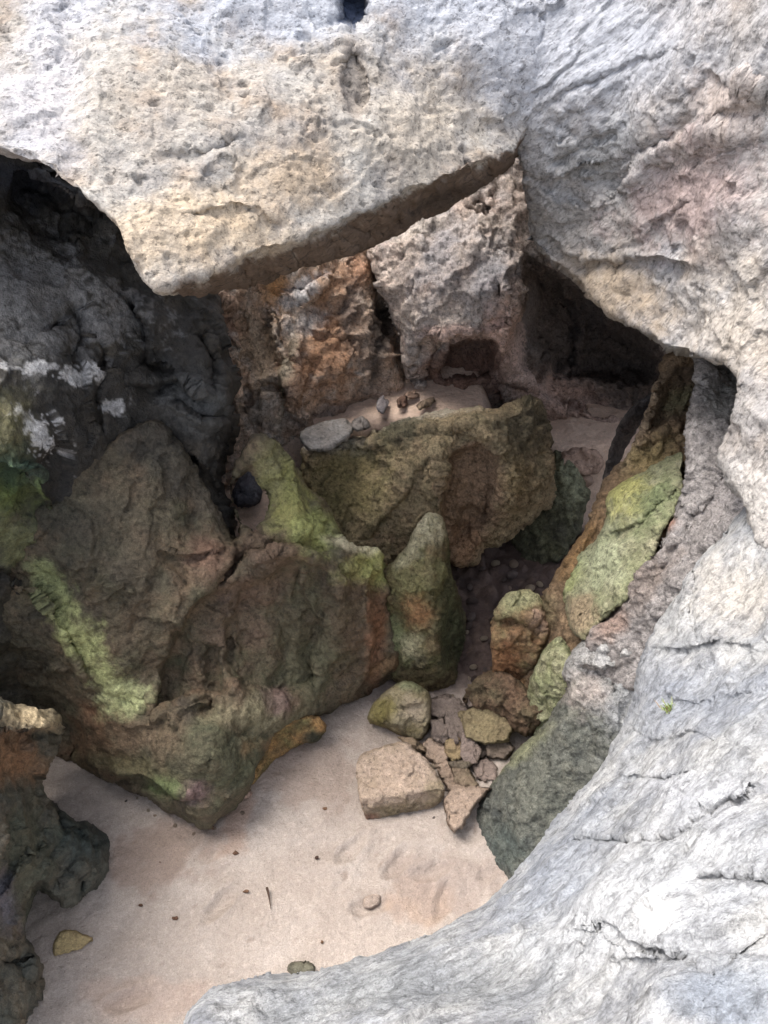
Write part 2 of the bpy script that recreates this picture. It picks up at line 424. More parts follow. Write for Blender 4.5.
# ---- slab bridging the top left
rock('overhanging_slab',
     [(-OUT, -110), (0, -70), (400, -80), (620, -90), (610, -20), (575, 60), (535, 118), (522, 150), (512, 168), (485, 184), (450, 205), (400, 228), (350, 250), (300, 268),
      (250, 282), (205, 292), (178, 293), (152, 286), (134, 262), (112, 224), (92, 203), (66, 186), (40, 165), (0, 152), (-80, 120), (-OUT, 60)],
     [(-OUT, -100, 'y', 4.2), (0, -70, 'y', 4.4), (400, -80, 'y', 4.8), (580, -80, 'y', 4.95), (-OUT, 60, 'y', 3.7), (0, 0, 'y', 4.15), (20, 145, 'y', 3.35),
      (110, 190, 'y', 3.2), (160, 270, 'y', 3.0), (200, 150, 'y', 3.5), (350, 0, 'y', 4.45), (350, 130, 'y', 3.85), (500, 60, 'y', 4.42), (560, 60, 'y', 4.55), (600, -30, 'y', 4.95), (520, 130, 'y', 4.38),
      (330, 215, 'y', 3.55), (450, 160, 'y', 4.0)],
     [((166, 156, 142), 1.5), ((176, 171, 162), 1.0), ((134, 131, 130), .8), ((158, 134, 108), .45)],
     'huge pale pitted boulder slab wedged across the top left with a dark underside edge', 'boulder', 'pale_pitted_rock',
     thick=0.55, roll=(0.06, 7), step=1.6, k=0.03,
     facets=[[(180, 284, 'y', 3.03), (300, 246, 'y', 3.42), (250, 282, 'y', 3.75)], [(300, 238, 'y', 3.42), (470, 163, 'y', 4.0), (400, 226, 'y', 4.25)]],
     strokes=[([(150, 150), (200, 158), (235, 145)], 5, .03, 'crack'), ([(60, -10), (72, 60), (66, 120), (82, 190)], 16, .05, 'crack'),
              
              ([(170, 215), (240, 205), (290, 225)], 8, .02, 'step'), ([(520, 130), (560, 100), (620, 60)], 4, .04, 'crack')],
     dents=[([(336, -16), (366, -12), (373, 14), (355, 37), (335, 26)], .13, 5), ([(340, 60), (352, 44), (366, 62), (370, 90), (360, 118), (344, 112), (337, 88)], .05, 4)],
     disp=[('fbm', 1.6, .08), ('facet', 4, .014), ('ridge', 9, .008, (1, .4, .2), 2.0), ('pits', 11, .022, (1, .2, .4), 1.5), ('pits', 26, .015, (1, .2, .4), 1.8), ('fbm', 30, .005)],
     paints=[(300, 0, 240, 45, 0, BLUEG, .75, .9, 3), (40, 90, 45, 110, 10, (186, 184, 188), .6), ('poly', [(345, 40), (360, 40), (370, 75), (368, 110), (355, 125), (340, 105), (337, 75)], 5, (140, 130, 120), .8, 8), ('poly', [(337, -14), (364, -10), (370, 14), (354, 34), (338, 24)], 3, (52, 64, 88), .95, 3),
             (200, 230, 90, 40, 0, (205, 178, 140), .5), (480, 30, 80, 60, 0, (172, 174, 180), .6), (560, 60, 80, 80, 0, (172, 174, 180), .95, .5), (280, 180, 60, 30, 0, (190, 160, 122), .5), (420, 120, 70, 40, -20, (188, 172, 150), .5), ('poly', [(176, 287), (222, 272), (268, 257), (300, 243), (335, 232), (370, 212), (420, 190), (470, 167), (510, 150), (530, 140), (530, 190), (400, 240), (300, 290), (180, 300)], 3, (100, 80, 64), .9, 12), (330, 265, 60, 6, -20, (70, 58, 48), .7, 1, 12), (440, 200, 50, 7, -27, (66, 56, 50), .7, 1, 12)],  # dark brown underside band puts the shade below the slab into its colour
     rough=(3.5, 22))

# ---- arch rock, top right
rock('rock_arch',
     [(480, -110), (700, -160), (1250, -200), (1250, 760), (900, 700), (800, 620), (765, 540), (735, 480), (716, 462), (728, 436), (745, 402), (747, 382), (732, 364), (700, 356), (676, 354), (660, 350),
      (650, 338), (628, 322), (604, 308), (586, 292), (566, 272), (545, 262), (528, 250), (524, 215), (524, 180), (516, 150), (500, 110), (480, 60), (470, 0)],
     [(480, -100, 'y', 5.3), (480, 60, 'y', 4.62), (620, -80, 'y', 4.65), (900, -180, 'y', 4.0), (1250, -200, 'y', 3.6), (1250, 700, 'y', 1.5), (900, 600, 'y', 2.2), (560, 90, 'y', 4.38), (535, 160, 'y', 4.42), (545, 240, 'y', 4.45),
      (600, 130, 'y', 4.25), (640, 190, 'y', 4.1), (640, 300, 'y', 3.95), (700, 60, 'y', 3.9), (768, 0, 'y', 3.75), (768, 150, 'y', 3.55), (700, 250, 'y', 3.6), (768, 300, 'y', 3.15),
      (690, 345, 'y', 3.45), (768, 400, 'y', 2.85), (740, 470, 'y', 2.75), (800, 560, 'y', 2.3), (640, 0, 'y', 4.5)],
     [((180, 174, 168), 1.2), ((166, 166, 168), 1.0), ((184, 168, 152), .8), ((134, 130, 128), .5)],
     'broad grey and pink striated rock forming the arch over the dark cave on the right', 'rock arch', 'pale_grey_rock',
     thick=1.4, roll=(0.08, 8), step=1.8,
     strokes=[([(522, 180), (560, 200), (590, 205), (620, 185), (650, 150), (690, 130), (730, 125), (790, 118)], 12, -.045, 'step'),
              ([(530, 120), (560, 95), (600, 75), (640, 55), (700, 45)], 7, .02, 'step'), ([(545, 190), (580, 170), (610, 165)], 5, .05, 'step'),
              ([(550, 170), (585, 150), (625, 125)], 5, .04, 'crack'), ([(705, 70), (735, 85), (800, 100)], 8, .03, 'step'),
              ([(540, 235), (580, 262), (640, 258), (700, 270)], 9, .05, 'step'), ([(600, 255), (640, 240), (700, 190)], 5, .03, 'step')],
     disp=[('fbm', 1.5, .09), ('ridge', 5, .02, (1, .2, .75), 4.5), ('facet', 5, .022, (1, .2, .7), 4), ('ridge', 16, .011, (1, .2, .75), 4.5), ('fbm', 20, .006)],
     paints=[(690, 190, 70, 55, -20, (176, 148, 140), .65), (560, 40, 150, 110, 0, (172, 174, 180), .95, .5, 3), (600, 160, 60, 35, -20, (158, 158, 156), .6), (735, 105, 40, 30, 20, (200, 180, 166), .7),
             (620, 290, 50, 26, 35, (184, 160, 128), .7), (740, 330, 50, 60, 0, (200, 185, 165), .6), (768, 520, 50, 60, 0, (208, 200, 190), .8), (535, 215, 12, 45, 0, (110, 104, 98), .7),
             (560, 225, 30, 30, 0, (140, 134, 126), .6)],
     rough=(3.5, 18), psc=2.0)

# ---- foreground ledge
rock('foreground_ledge',
     [(150, 1230), (175, 1080), (188, 1022), (196, 1002), (216, 988), (256, 974), (300, 974), (340, 966), (395, 950), (440, 928), (482, 903), (504, 884), (534, 850), (566, 812), (596, 774), (618, 736), (632, 704),
      (640, 668), (652, 634), (672, 606), (690, 574), (716, 540), (744, 508), (780, 480), (860, 470), (1150, 500), (1150, 1230)],
     [(150, 1230, 'd', 1.9), (600, 1230, 'd', 1.0), (1150, 1230, 'd', .85), (1150, 560, 'd', 1.6), (900, 560, 'y', 1.7), (190, 1020, 'y', .85), (300, 985, 'y', 1.0), (420, 950, 'y', 1.05), (500, 895, 'y', 1.25),
      (570, 815, 'y', 1.55), (625, 725, 'y', 1.95), (650, 650, 'y', 2.25), (700, 570, 'y', 2.5), (760, 500, 'y', 2.65), (768, 620, 'y', 1.95), (700, 760, 'y', 1.35), (768, 900, 'y', .75), (600, 900, 'y', .92),
      (600, 1010, 'y', .62), (768, 1020, 'y', .5), (400, 1020, 'y', .75)],
     [((180, 180, 178), 1.2), ((156, 158, 162), 1.2), ((118, 120, 126), .8), ((204, 201, 195), 1.1)],
     'smooth white and grey weathered rock ledge filling the lower right foreground', 'rock ledge', 'foreground_rock',
     thick=1.0, roll=(0.2, 30), step=1.7,
     strokes=[([(556, 843), (590, 840), (640, 845), (690, 830), (730, 800), (760, 785)], 2.6, .07, 'crack'), ([(610, 775), (650, 782), (700, 772)], 2, .05, 'crack'), ([(604, 700), (650, 742), (700, 735), (768, 760)], 2, .03, 'crack'), ([(560, 930), (600, 925), (640, 950), (700, 960)], 2.5, .03, 'crack'), ([(700, 560), (690, 620), (720, 680)], 2.5, .03, 'crack'),
              ([(640, 645), (670, 650), (720, 640), (780, 655)], 10, .03, 'step'), ([(560, 850), (600, 835), (680, 845), (690, 850)], 12, -.02, 'step'), ([(690, 880), (740, 875), (800, 880)], 9, .025, 'step'),
              ([(650, 690), (690, 700), (768, 690)], 10, .02, 'step'), ([(730, 960), (760, 940), (800, 900)], 10, .02, 'step'), ([(600, 960), (680, 955), (720, 985)], 14, .015, 'step'),
              ([(640, 600), (680, 640), (700, 690)], 6, .02, 'crack'),
              ([(688, 570), (660, 600), (650, 640)], 8, .02, 'ridge')],
     dents=[([(640, 890), (668, 900), (676, 925), (655, 940), (632, 930), (628, 905)], -.012, 10)],
     disp=[('fbm', 2.0, .05), ('fbm', 6, .02, (1, .5, .5), 2), ('facet', 6, .02, (1, .6, .5), 2.6), ('ridge', 12, .005, (1, .5, .4), 2), ('facet', 14, .004), ('fbm', 34, .004)],
     paints=[(640, 900, 110, 60, -20, (206, 206, 206), .7), (740, 590, 50, 40, -30, (200, 190, 176), .7), (560, 860, 90, 30, -50, (140, 146, 156), .6), (740, 700, 60, 30, 0, (146, 152, 162), .55), (660, 700, 60, 40, 0, (150, 154, 162), .5),
             (400, 990, 150, 30, -10, (140, 142, 142), .6), (730, 1000, 60, 30, -20, (140, 148, 158), .6), (700, 800, 60, 30, 20, (202, 202, 204), .6), (655, 915, 24, 20, 20, (238, 236, 232), .9, .2)],
     rough=(3, 20), psc=3.0)

# ---- left dark cliff
rock('dark_cliff_wall',
     [(-OUT, -60), (60, 60), (190, 150), (204, 250), (214, 300), (222, 345), (238, 372), (232, 400), (236, 425), (228, 450), (222, 475), (222, 500), (228, 530), (240, 570), (300, 640), (260, 800), (80, 860), (-OUT, 900)],
     [(-OUT, -60, 'y', 4.4), (-OUT, 900, 'y', 1.5), (0, 100, 'y', 4.6), (150, 150, 'y', 4.9), (0, 200, 'y', 4.3), (120, 260, 'y', 4.3), (200, 300, 'y', 4.5), (0, 330, 'y', 3.6), (120, 360, 'y', 3.95), (215, 380, 'y', 4.0),
      (0, 450, 'y', 3.0), (60, 450, 'y', 3.25), (140, 460, 'y', 3.72), (215, 450, 'y', 3.78), (228, 500, 'y', 3.68), (0, 560, 'y', 3.05), (60, 640, 'y', 3.2), (0, 660, 'y', 2.9), (160, 620, 'y', 3.6), (100, 740, 'y', 3.3), (-80, 640, 'y', 2.85), (-80, 760, 'y', 2.7),
      (250, 650, 'y', 3.6), (0, 780, 'y', 2.7), (240, 780, 'y', 3.4)],
     [((41, 39, 36), 1.4), ((54, 50, 45), 1.0), ((30, 30, 29), .7), ((74, 66, 54), .5)],
     'dark stained cliff wall filling the left side beneath the overhanging slab', 'cliff', 'wet_dark_rock',
     thick=1.2, roll=(0.35, 26), step=2.0,
     strokes=[([(120, 380), (150, 385), (180, 380), (200, 395), (215, 400)], 9, .12, 'step'), ([(170, 400), (200, 420), (230, 418)], 8, -.12, 'step'), ([(185, 455), (205, 470), (225, 500)], 8, .12, 'step'),
              ([(95, 330), (105, 370), (95, 400), (105, 440)], 4, .1, 'crack'), ([(70, 300), (80, 340), (60, 370)], 12, .12, 'crack'), ([(20, 170), (60, 200), (120, 215)], 30, .3, 'step'), ([(50, 320), (58, 334)], 7, .15, 'crack'),
              ([(0, 470), (30, 480), (50, 520)], 14, .10, 'step'), ([(0, 570), (30, 585), (50, 620), (80, 660)], 12, -.1, 'step'), ([(130, 300), (150, 330), (150, 360), (180, 375)], 14, .15, 'step'),
              ([(190, 330), (215, 360), (210, 400)], 7, .12, 'crack')],
     disp=[('fbm', 1.3, .12), ('facet', 2.2, .05), ('facet', 6, .012), ('ridge', 5, .014, (1, .2, -.4), 2.4), ('fbm', 16, .008), ('pits', 14, .008)],
     paints=[(25, 300, 60, 70, 30, (96, 94, 92), .85, 1.5, 8, .5), (110, 320, 45, 26, 0, (104, 102, 100), .8, 1.7, 12, .35), (42, 430, 30, 15, 50, (176, 174, 172), .9, 1.5, 12, .25), (78, 376, 18, 8, 0, (170, 168, 166), .85, 1.6, 12, .25), (20, 370, 26, 5, 0, (160, 158, 156), .8, 1.5, 12, .3),
             (112, 408, 12, 7, 0, (150, 148, 146), .8, 1.5, 12, .3), (10, 440, 30, 50, 0, (84, 80, 48), .8), (12, 470, 26, 22, 0, (34, 62, 48), .8), (10, 500, 40, 20, 10, MOSSD, .8), (25, 545, 50, 24, 25, (104, 106, 68), .7, .9),
             (60, 590, 24, 16, 60, (116, 118, 76), .7, .8), (30, 640, 50, 70, 0, (66, 62, 46), .6), (110, 720, 26, 30, 20, RUST, .5),
             (190, 400, 40, 26, 20, (80, 80, 78), .7), (15, 180, 60, 20, 15, (36, 40, 52), .7)],
     rough=(4, 16), psc=2.6)

# ---- mossy wall: slanting brown face, hollowed curtain and crest in one mass
rock('mossy_rock_wall',
     [(254, 440), (264, 436), (276, 446), (288, 458), (302, 470), (312, 486), (326, 504), (334, 524), (350, 542), (384, 550), (392, 572), (398, 590), (388, 606), (396, 624), (408, 650), (404, 668), (376, 690), (340, 698), (320, 716),
      (278, 728), (264, 752), (250, 786), (228, 812), (206, 828), (190, 816), (152, 800), (112, 786), (92, 770), (70, 760), (40, 770), (-40, 760), (-60, 640), (-20, 560), (40, 500), (96, 440), (142, 415), (162, 424), (188, 452), (207, 484), (222, 515), (232, 536), (240, 534), (234, 505), (228, 482), (240, 456)],
     [(262, 440, 'y', 3.75), (330, 510, 'y', 3.72), (385, 555, 'y', 3.7), (300, 520, 'y', 3.5), (262, 545, 'y', 3.36), (236, 500, 'y', 3.72), (225, 545, 'y', 3.4), (330, 600, 'y', 3.25), (390, 620, 'y', 3.5),
      (142, 416, 'y', 3.72), (188, 455, 'y', 3.66), (150, 520, 'y', 3.3), (96, 500, 'y', 3.3), (150, 600, 'y', 3.05), (80, 600, 'y', 2.98), (100, 680, 'y', 2.8), (206, 585, 'y', 3.2), (158, 680, 'y', 2.98), (20, 560, 'y', 3.1), (-50, 640, 'y', 3.0), (-40, 760, 'y', 2.9),
      (400, 665, 'y', 3.45), (260, 620, 'y', 3.2), (250, 700, 'y', 2.85), (330, 690, 'y', 3.2), (210, 750, 'y', 2.5), (100, 735, 'y', 2.72), (206, 820, 'y', 2.36), (120, 780, 'y', 2.62), (260, 745, 'y', 2.75), (50, 745, 'y', 2.95)],
     [((92, 84, 66), 1.1), ((106, 86, 66), 1), ((72, 72, 52), .9), ((62, 55, 47), .8)],
     'large brown and green rock wall with yellow moss and a small see-through hole near its crest', 'rock wall', 'water_worn_rock',
     thick=0.5, roll=(0.2, 13), step=1.5,
     holes=[[(238, 476), (250, 468), (262, 480), (268, 508), (264, 520), (257, 534), (246, 526), (240, 518), (233, 504), (231, 488)]],
     strokes=[([(238, 540), (234, 562), (214, 592), (190, 614), (170, 645), (155, 700), (150, 712)], 30, -.085, 'step'),
              ([(150, 712), (175, 704), (200, 690), (225, 690)], 12, -.08, 'step'), ([(158, 552), (190, 556), (232, 548)], 6, .06, 'step'), ([(180, 560), (186, 590)], 4, .05, 'crack'),
              ([(208, 600), (240, 562), (275, 545), (310, 548), (334, 558)], 12, -.10, 'step'), ([(332, 505), (326, 530), (345, 545)], 5, .05, 'crack'), ([(385, 555), (372, 600), (378, 640), (370, 680)], 10, -.10, 'step'),
              ([(300, 560), (302, 600), (320, 620), (310, 660), (318, 690)], 9, .08, 'step'), ([(280, 550), (276, 600), (290, 640), (270, 700)], 9, .06, 'crack'),
              ([(205, 640), (215, 680), (200, 720)], 8, .10, 'crack'), ([(350, 700), (380, 660), (404, 655)], 6, .05, 'step'), ([(100, 770), (150, 780), (190, 800)], 9, .12, 'step'),
              ([(290, 470), (300, 500), (296, 520)], 7, .05, 'ridge'), ([(340, 545), (360, 548), (385, 552)], 5, .04, 'ridge'), ([(228, 600), (240, 650), (232, 700)], 9, .05, 'ridge'),
              ([(0, 575), (40, 590), (70, 640), (100, 700)], 10, -.05, 'step'), ([(40, 700), (70, 720), (80, 760)], 10, .12, 'crack')],
     dents=[([(215, 618), (235, 588), (255, 566), (290, 556), (330, 562), (345, 590), (336, 640), (322, 690), (280, 706), (240, 700), (218, 670)], .14, 18), ([(205, 698), (216, 700), (215, 712), (206, 710)], .12, 4), ([(204, 755), (210, 757), (209, 766), (203, 764)], .08, 3), ([(305, 728), (340, 730), (338, 746), (310, 748)], .2, 6)],
     disp=[('fbm', 1.8, .08), ('facet', 3.4, .03), ('fbm', 5, .022, (.3, .3, 1), 2.4), ('ridge', 7, .012, (.4, .2, 1), 2.6), ('fbm', 20, .007), ('fbm', 42, .004)],
     paints=[(120, 540, 60, 100, 10, (72, 66, 54), .6), (145, 440, 50, 34, 20, (52, 50, 46), .8), (60, 520, 40, 60, 0, (54, 52, 44), .7), (185, 480, 16, 50, -35, (60, 56, 50), .6), (120, 610, 50, 50, 0, (72, 64, 50), .4), (206, 560, 24, 26, 0, (120, 90, 74), .6), (212, 505, 12, 26, -30, (120, 110, 94), .5), (30, 660, 40, 60, 0, (62, 60, 50), .7), (100, 740, 30, 30, 0, (120, 80, 54), .6),
             (45, 580, 15, 26, -30, (122, 128, 84), .85, .9, 9), (82, 640, 18, 58, -36, (150, 154, 98), .8, .9, 9), (124, 698, 25, 18, -20, (170, 174, 120), .85, .8, 9),
             (292, 505, 24, 46, -24, (134, 132, 72), .8, 1, 7), (318, 532, 24, 18, 10, (148, 154, 88), .8, .9), (270, 465, 14, 24, 0, (116, 112, 74), .7), (366, 568, 26, 20, 15, (162, 164, 90), .85, .8), (352, 546, 28, 6, 15, (196, 186, 150), .85, .3),
             (250, 548, 50, 12, -12, (92, 70, 56), .6), (350, 620, 26, 60, 0, (96, 76, 58), .6), (376, 640, 9, 56, 4, (136, 92, 64), .7, .6), (260, 620, 50, 60, 0, (100, 80, 66), .6), (300, 650, 40, 60, 0, (80, 84, 60), .6),
             (165, 785, 20, 12, 10, (88, 100, 58), .8, .8), (150, 755, 90, 34, 12, (58, 56, 42), .6, .7), (330, 620, 60, 60, 0, (70, 62, 50), .4), (230, 760, 40, 36, 0, (72, 76, 56), .6), (195, 792, 14, 12, 0, (112, 88, 88), .7, .8), (250, 715, 34, 16, 0, (120, 112, 86), .7), (300, 738, 40, 10, -10, (150, 116, 76), .7),
             (392, 664, 26, 8, -20, (140, 108, 74), .7), (150, 735, 40, 18, 0, (108, 90, 70), .7), (275, 700, 16, 12, 0, (110, 86, 84), .6), (120, 765, 50, 10, 10, (96, 90, 60), .5)],
     rough=(2.5, 12), psc=3.5)

# ---- lower left rock
rock('undercut_rock',
     [(-OUT, 640), (-40, 694), (0, 700), (22, 706), (50, 711), (60, 728), (56, 748), (44, 768), (42, 790), (56, 806), (72, 818), (92, 822), (106, 838), (113, 862), (106, 888), (84, 908), (62, 914), (50, 896), (36, 888), (30, 904), (22, 930),
      (34, 958), (40, 984), (36, 1008), (20, 1030), (-20, 1100), (-60, 1230), (-OUT, 1230)],
     [(-OUT, 640, 'y', 2.2), (-OUT, 1230, 'd', 3.0), (-60, 1230, 'd', 3.3), (0, 705, 'y', 2.25), (50, 725, 'y', 2.4), (0, 760, 'y', 2.05), (42, 790, 'y', 2.25), (100, 850, 'y', 2.15), (70, 900, 'y', 1.9), (0, 850, 'y', 1.75), (20, 930, 'y', 1.65), (36, 990, 'y', 1.45), (0, 1000, 'y', 1.35), (-30, 1100, 'y', .95)],
     [((74, 74, 64), 1.2), ((58, 62, 56), 1.1), ((92, 80, 62), .8), (COAL, .3)],
     'dark green-black undercut rock with rounded knobs standing in the sand at lower left', 'rock', 'wet_dark_rock',
     thick=0.7, roll=(0.28, 22), step=1.8,
     strokes=[([(0, 735), (30, 735), (55, 722)], 9, .12, 'step'), ([(38, 760), (30, 800), (40, 850)], 10, .08, 'crack'), ([(66, 826), (84, 840), (104, 844)], 5, .06, 'crack'), ([(0, 900), (20, 860), (50, 850)], 12, -.06, 'step'), ([(0, 960), (20, 950), (30, 980)], 9, .06, 'step'), ([(72, 862), (86, 880), (80, 905)], 6, .05, 'step')],
     dents=[([(38, 768), (50, 780), (60, 812), (72, 830), (60, 840), (44, 810), (36, 790)], .15, 10)],
     disp=[('fbm', 2.2, .06), ('facet', 5, .04), ('ridge', 8, .025, (.3, .2, 1), 2), ('fbm', 18, .014), ('fbm', 40, .005)],
     paints=[(30, 718, 34, 12, 5, (176, 156, 120), .85, .7), (15, 760, 26, 26, 0, (140, 98, 60), .6), (80, 845, 34, 30, 0, (38, 48, 46), .8), (20, 860, 30, 60, 0, (70, 74, 58), .6), (4, 900, 10, 40, 0, (90, 84, 100), .5)],
     rough=(3, 14), psc=3.5)

# ---- orange back cliff
rock('rust_cliff_wall',
     [(-OUT, 60), (120, 60), (330, 90), (400, 160), (420, 250), (440, 330), (440, 400), (440, 440), (300, 500), (100, 540), (-OUT, 560)],
     [(-OUT, 60, 'y', 5.6), (-OUT, 560, 'y', 4.8), (120, 80, 'y', 5.9), (330, 100, 'y', 6.2), (210, 300, 'y', 5.0), (240, 380, 'y', 4.9), (260, 300, 'y', 5.25), (290, 410, 'y', 4.9), (330, 280, 'y', 5.5), (340, 400, 'y', 5.1),
      (385, 270, 'y', 5.75), (400, 380, 'y', 5.45), (430, 400, 'y', 5.7), (440, 250, 'y', 6.2), (240, 470, 'y', 4.75), (100, 400, 'y', 4.9), (300, 500, 'y', 5.1)],
     [((184, 160, 138), 1.1), ((180, 142, 108), .9), ((150, 122, 100), .9), ((196, 190, 184), .5), ((112, 94, 80), .5)],
     'rust and ochre streaked back wall below the slab with stepped ledges on its left', 'cliff', 'rough_rock',
     thick=0.8, roll=(0.2, 20), step=1.7,
     strokes=[([(268, 300), (272, 340), (286, 380), (290, 425)], 9, .16, 'step'), ([(284, 300), (282, 350), (296, 390), (300, 410)], 5, .08, 'ridge'), ([(236, 330), (245, 370), (240, 410), (250, 440)], 8, -.12, 'step'), ([(250, 385), (280, 378), (290, 400)], 7, .1, 'step'),
              ([(210, 300), (240, 310), (250, 330)], 6, .07, 'step'), ([(208, 330), (235, 345), (245, 360)], 6, .07, 'step'), ([(215, 360), (240, 375), (250, 390)], 6, .07, 'step'), ([(275, 290), (300, 295), (330, 275)], 7, -.08, 'step'), ([(300, 330), (340, 340), (380, 330)], 10, .04, 'step'),
              ([(368, 250), (380, 290), (390, 330), (408, 370), (420, 400)], 7, .25, 'crack')],
     disp=[('fbm', 2, .07), ('facet', 4, .06), ('facet', 9, .028), ('strata', 4, .03), ('ridge', 9, .02), ('fbm', 20, .016)],
     paints=[(222, 325, 18, 40, 0, (128, 92, 72), .6, .8), (262, 350, 20, 40, 0, (148, 130, 106), .7), (262, 415, 24, 24, 0, (140, 132, 122), .7), (300, 290, 30, 11, -30, (196, 192, 190), .9, .7, 9, .3), (275, 290, 16, 16, 0, (190, 140, 84), .8), (330, 340, 24, 70, 5, (150, 108, 74), .8, .8),
             (300, 380, 20, 30, 0, (140, 96, 60), .6), (310, 320, 26, 12, -10, (186, 180, 176), .7, 1), (370, 360, 22, 50, 0, (136, 118, 104), .7), (352, 300, 8, 50, 5, (92, 82, 78), .6), (350, 410, 50, 10, -8, (98, 88, 84), .7), (285, 375, 5, 50, 10, (190, 176, 148), .7), (385, 320, 10, 80, 14, (48, 44, 42), .85, .6), (360, 270, 14, 16, 0, (190, 140, 104), .6)],
     rough=(3, 14), psc=5)

# ---- grey back cliff with niche and dark cave
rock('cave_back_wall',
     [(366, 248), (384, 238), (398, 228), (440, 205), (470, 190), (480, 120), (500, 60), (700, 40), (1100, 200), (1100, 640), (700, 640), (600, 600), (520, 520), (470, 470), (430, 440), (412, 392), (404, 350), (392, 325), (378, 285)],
     [(370, 250, 'y', 5.55), (400, 320, 'y', 5.3), (420, 380, 'y', 5.42), (440, 210, 'y', 5.75), (500, 80, 'y', 6.2), (450, 300, 'y', 5.15), (500, 220, 'y', 5.5), (510, 300, 'y', 5.2), (440, 400, 'y', 5.3), (480, 400, 'y', 5.3), (455, 345, 'y', 5.12), (505, 375, 'y', 5.38),
      (520, 390, 'y', 5.45), (520, 470, 'y', 5.9), (560, 300, 'y', 5.7), (600, 420, 'y', 5.7), (640, 380, 'y', 5.6), (560, 410, 'y', 5.75), (650, 500, 'y', 5.9), (700, 60, 'y', 6.6), (1100, 200, 'y', 6), (1100, 640, 'y', 5), (520, 520, 'y', 6.0), (430, 440, 'y', 5.8)],
     [((176, 160, 146), 1.2), ((156, 148, 144), 1), ((158, 136, 122), .8), ((126, 118, 112), .6)],
     'grey-pink back wall beyond the arch with a square niche and a deep dark hollow', 'cliff', 'rough_rock',
     thick=1.2, roll=(0.18, 12), step=1.7,
     strokes=[([(412, 350), (430, 335), (460, 332), (490, 336)], 7, .08, 'ridge'), ([(524, 255), (505, 275), (512, 310), (505, 350), (512, 385)], 8, .2, 'ridge'), ([(500, 380), (530, 385), (560, 400)], 9, .08, 'step'), ([(480, 205), (492, 240), (480, 260)], 6, .05, 'ridge'),
              ([(560, 280), (580, 330), (570, 380)], 12, .08, 'step'), ([(600, 300), (640, 330)], 10, .08, 'step'), ([(560, 350), (600, 345), (650, 370)], 10, .07, 'step'), ([(470, 205), (480, 210), (484, 220)], 7, .12, 'crack')],
     dents=[([(426, 400), (421, 370), (430, 350), (446, 338), (466, 333), (486, 334), (499, 341), (503, 365), (504, 412), (470, 420), (440, 418)], .28, 4), ([(436, 366), (448, 347), (468, 340), (488, 342), (496, 356), (497, 380), (470, 380), (440, 380)], .36, 7), ([(408, 352), (420, 338), (440, 335), (438, 350), (428, 372), (420, 388), (410, 370)], .14, 4), ([(522, 252), (545, 262), (600, 300), (665, 345), (680, 420), (600, 424), (545, 400), (516, 372), (514, 330), (520, 290)], .3, 9), ([(526, 262), (545, 268), (600, 308), (660, 348), (660, 385), (590, 390), (535, 365), (520, 330)], .42, 18),
            ([(492, 284), (500, 280), (505, 290), (500, 300), (494, 297)], .2, 4), ([(414, 345), (424, 342), (424, 350), (414, 351)], .12, 3), ([(484, 203), (490, 206), (488, 217), (483, 212)], .15, 3)],
     disp=[('fbm', 2, .06), ('facet', 4, .05), ('facet', 9, .02), ('ridge', 8, .022, (1, .2, .6), 2), ('fbm', 20, .014), ('pits', 8, .02), ('pits', 20, .012)],
     paints=[(440, 250, 26, 36, -20, (124, 126, 132), .6), (500, 340, 20, 50, 0, (178, 138, 120), .6), (420, 230, 30, 14, -30, (184, 172, 158), .6), (460, 372, 40, 24, 0, (128, 92, 74), .8), (490, 270, 20, 40, 20, (150, 150, 154), .6), (455, 335, 44, 8, 0, (184, 152, 138), .7), (600, 330, 64, 70, 20, (74, 68, 64), .95, .5), (560, 400, 60, 30, 10, (120, 96, 84), .7), (640, 380, 40, 40, 0, (80, 76, 72), .7), ('poly', [(526, 256), (545, 262), (600, 300), (665, 345), (690, 400), (600, 405), (560, 392), (534, 380), (520, 362), (516, 330), (520, 290)], 5, (98, 86, 78), .85, 14), (565, 400, 60, 22, 15, (168, 140, 126), .7, .8), (600, 300, 20, 60, 30, (90, 84, 82), .5, .8), ('poly', [(428, 356), (445, 342), (470, 338), (497, 340), (499, 392), (470, 396), (440, 394), (430, 380)], 4, (124, 92, 76), .8, 8), (512, 330, 9, 50, -4, (190, 160, 144), .7, .5)],  # far hollow: dark stained rock, with part of its shade painted in
     rough=(3, 12), psc=4)

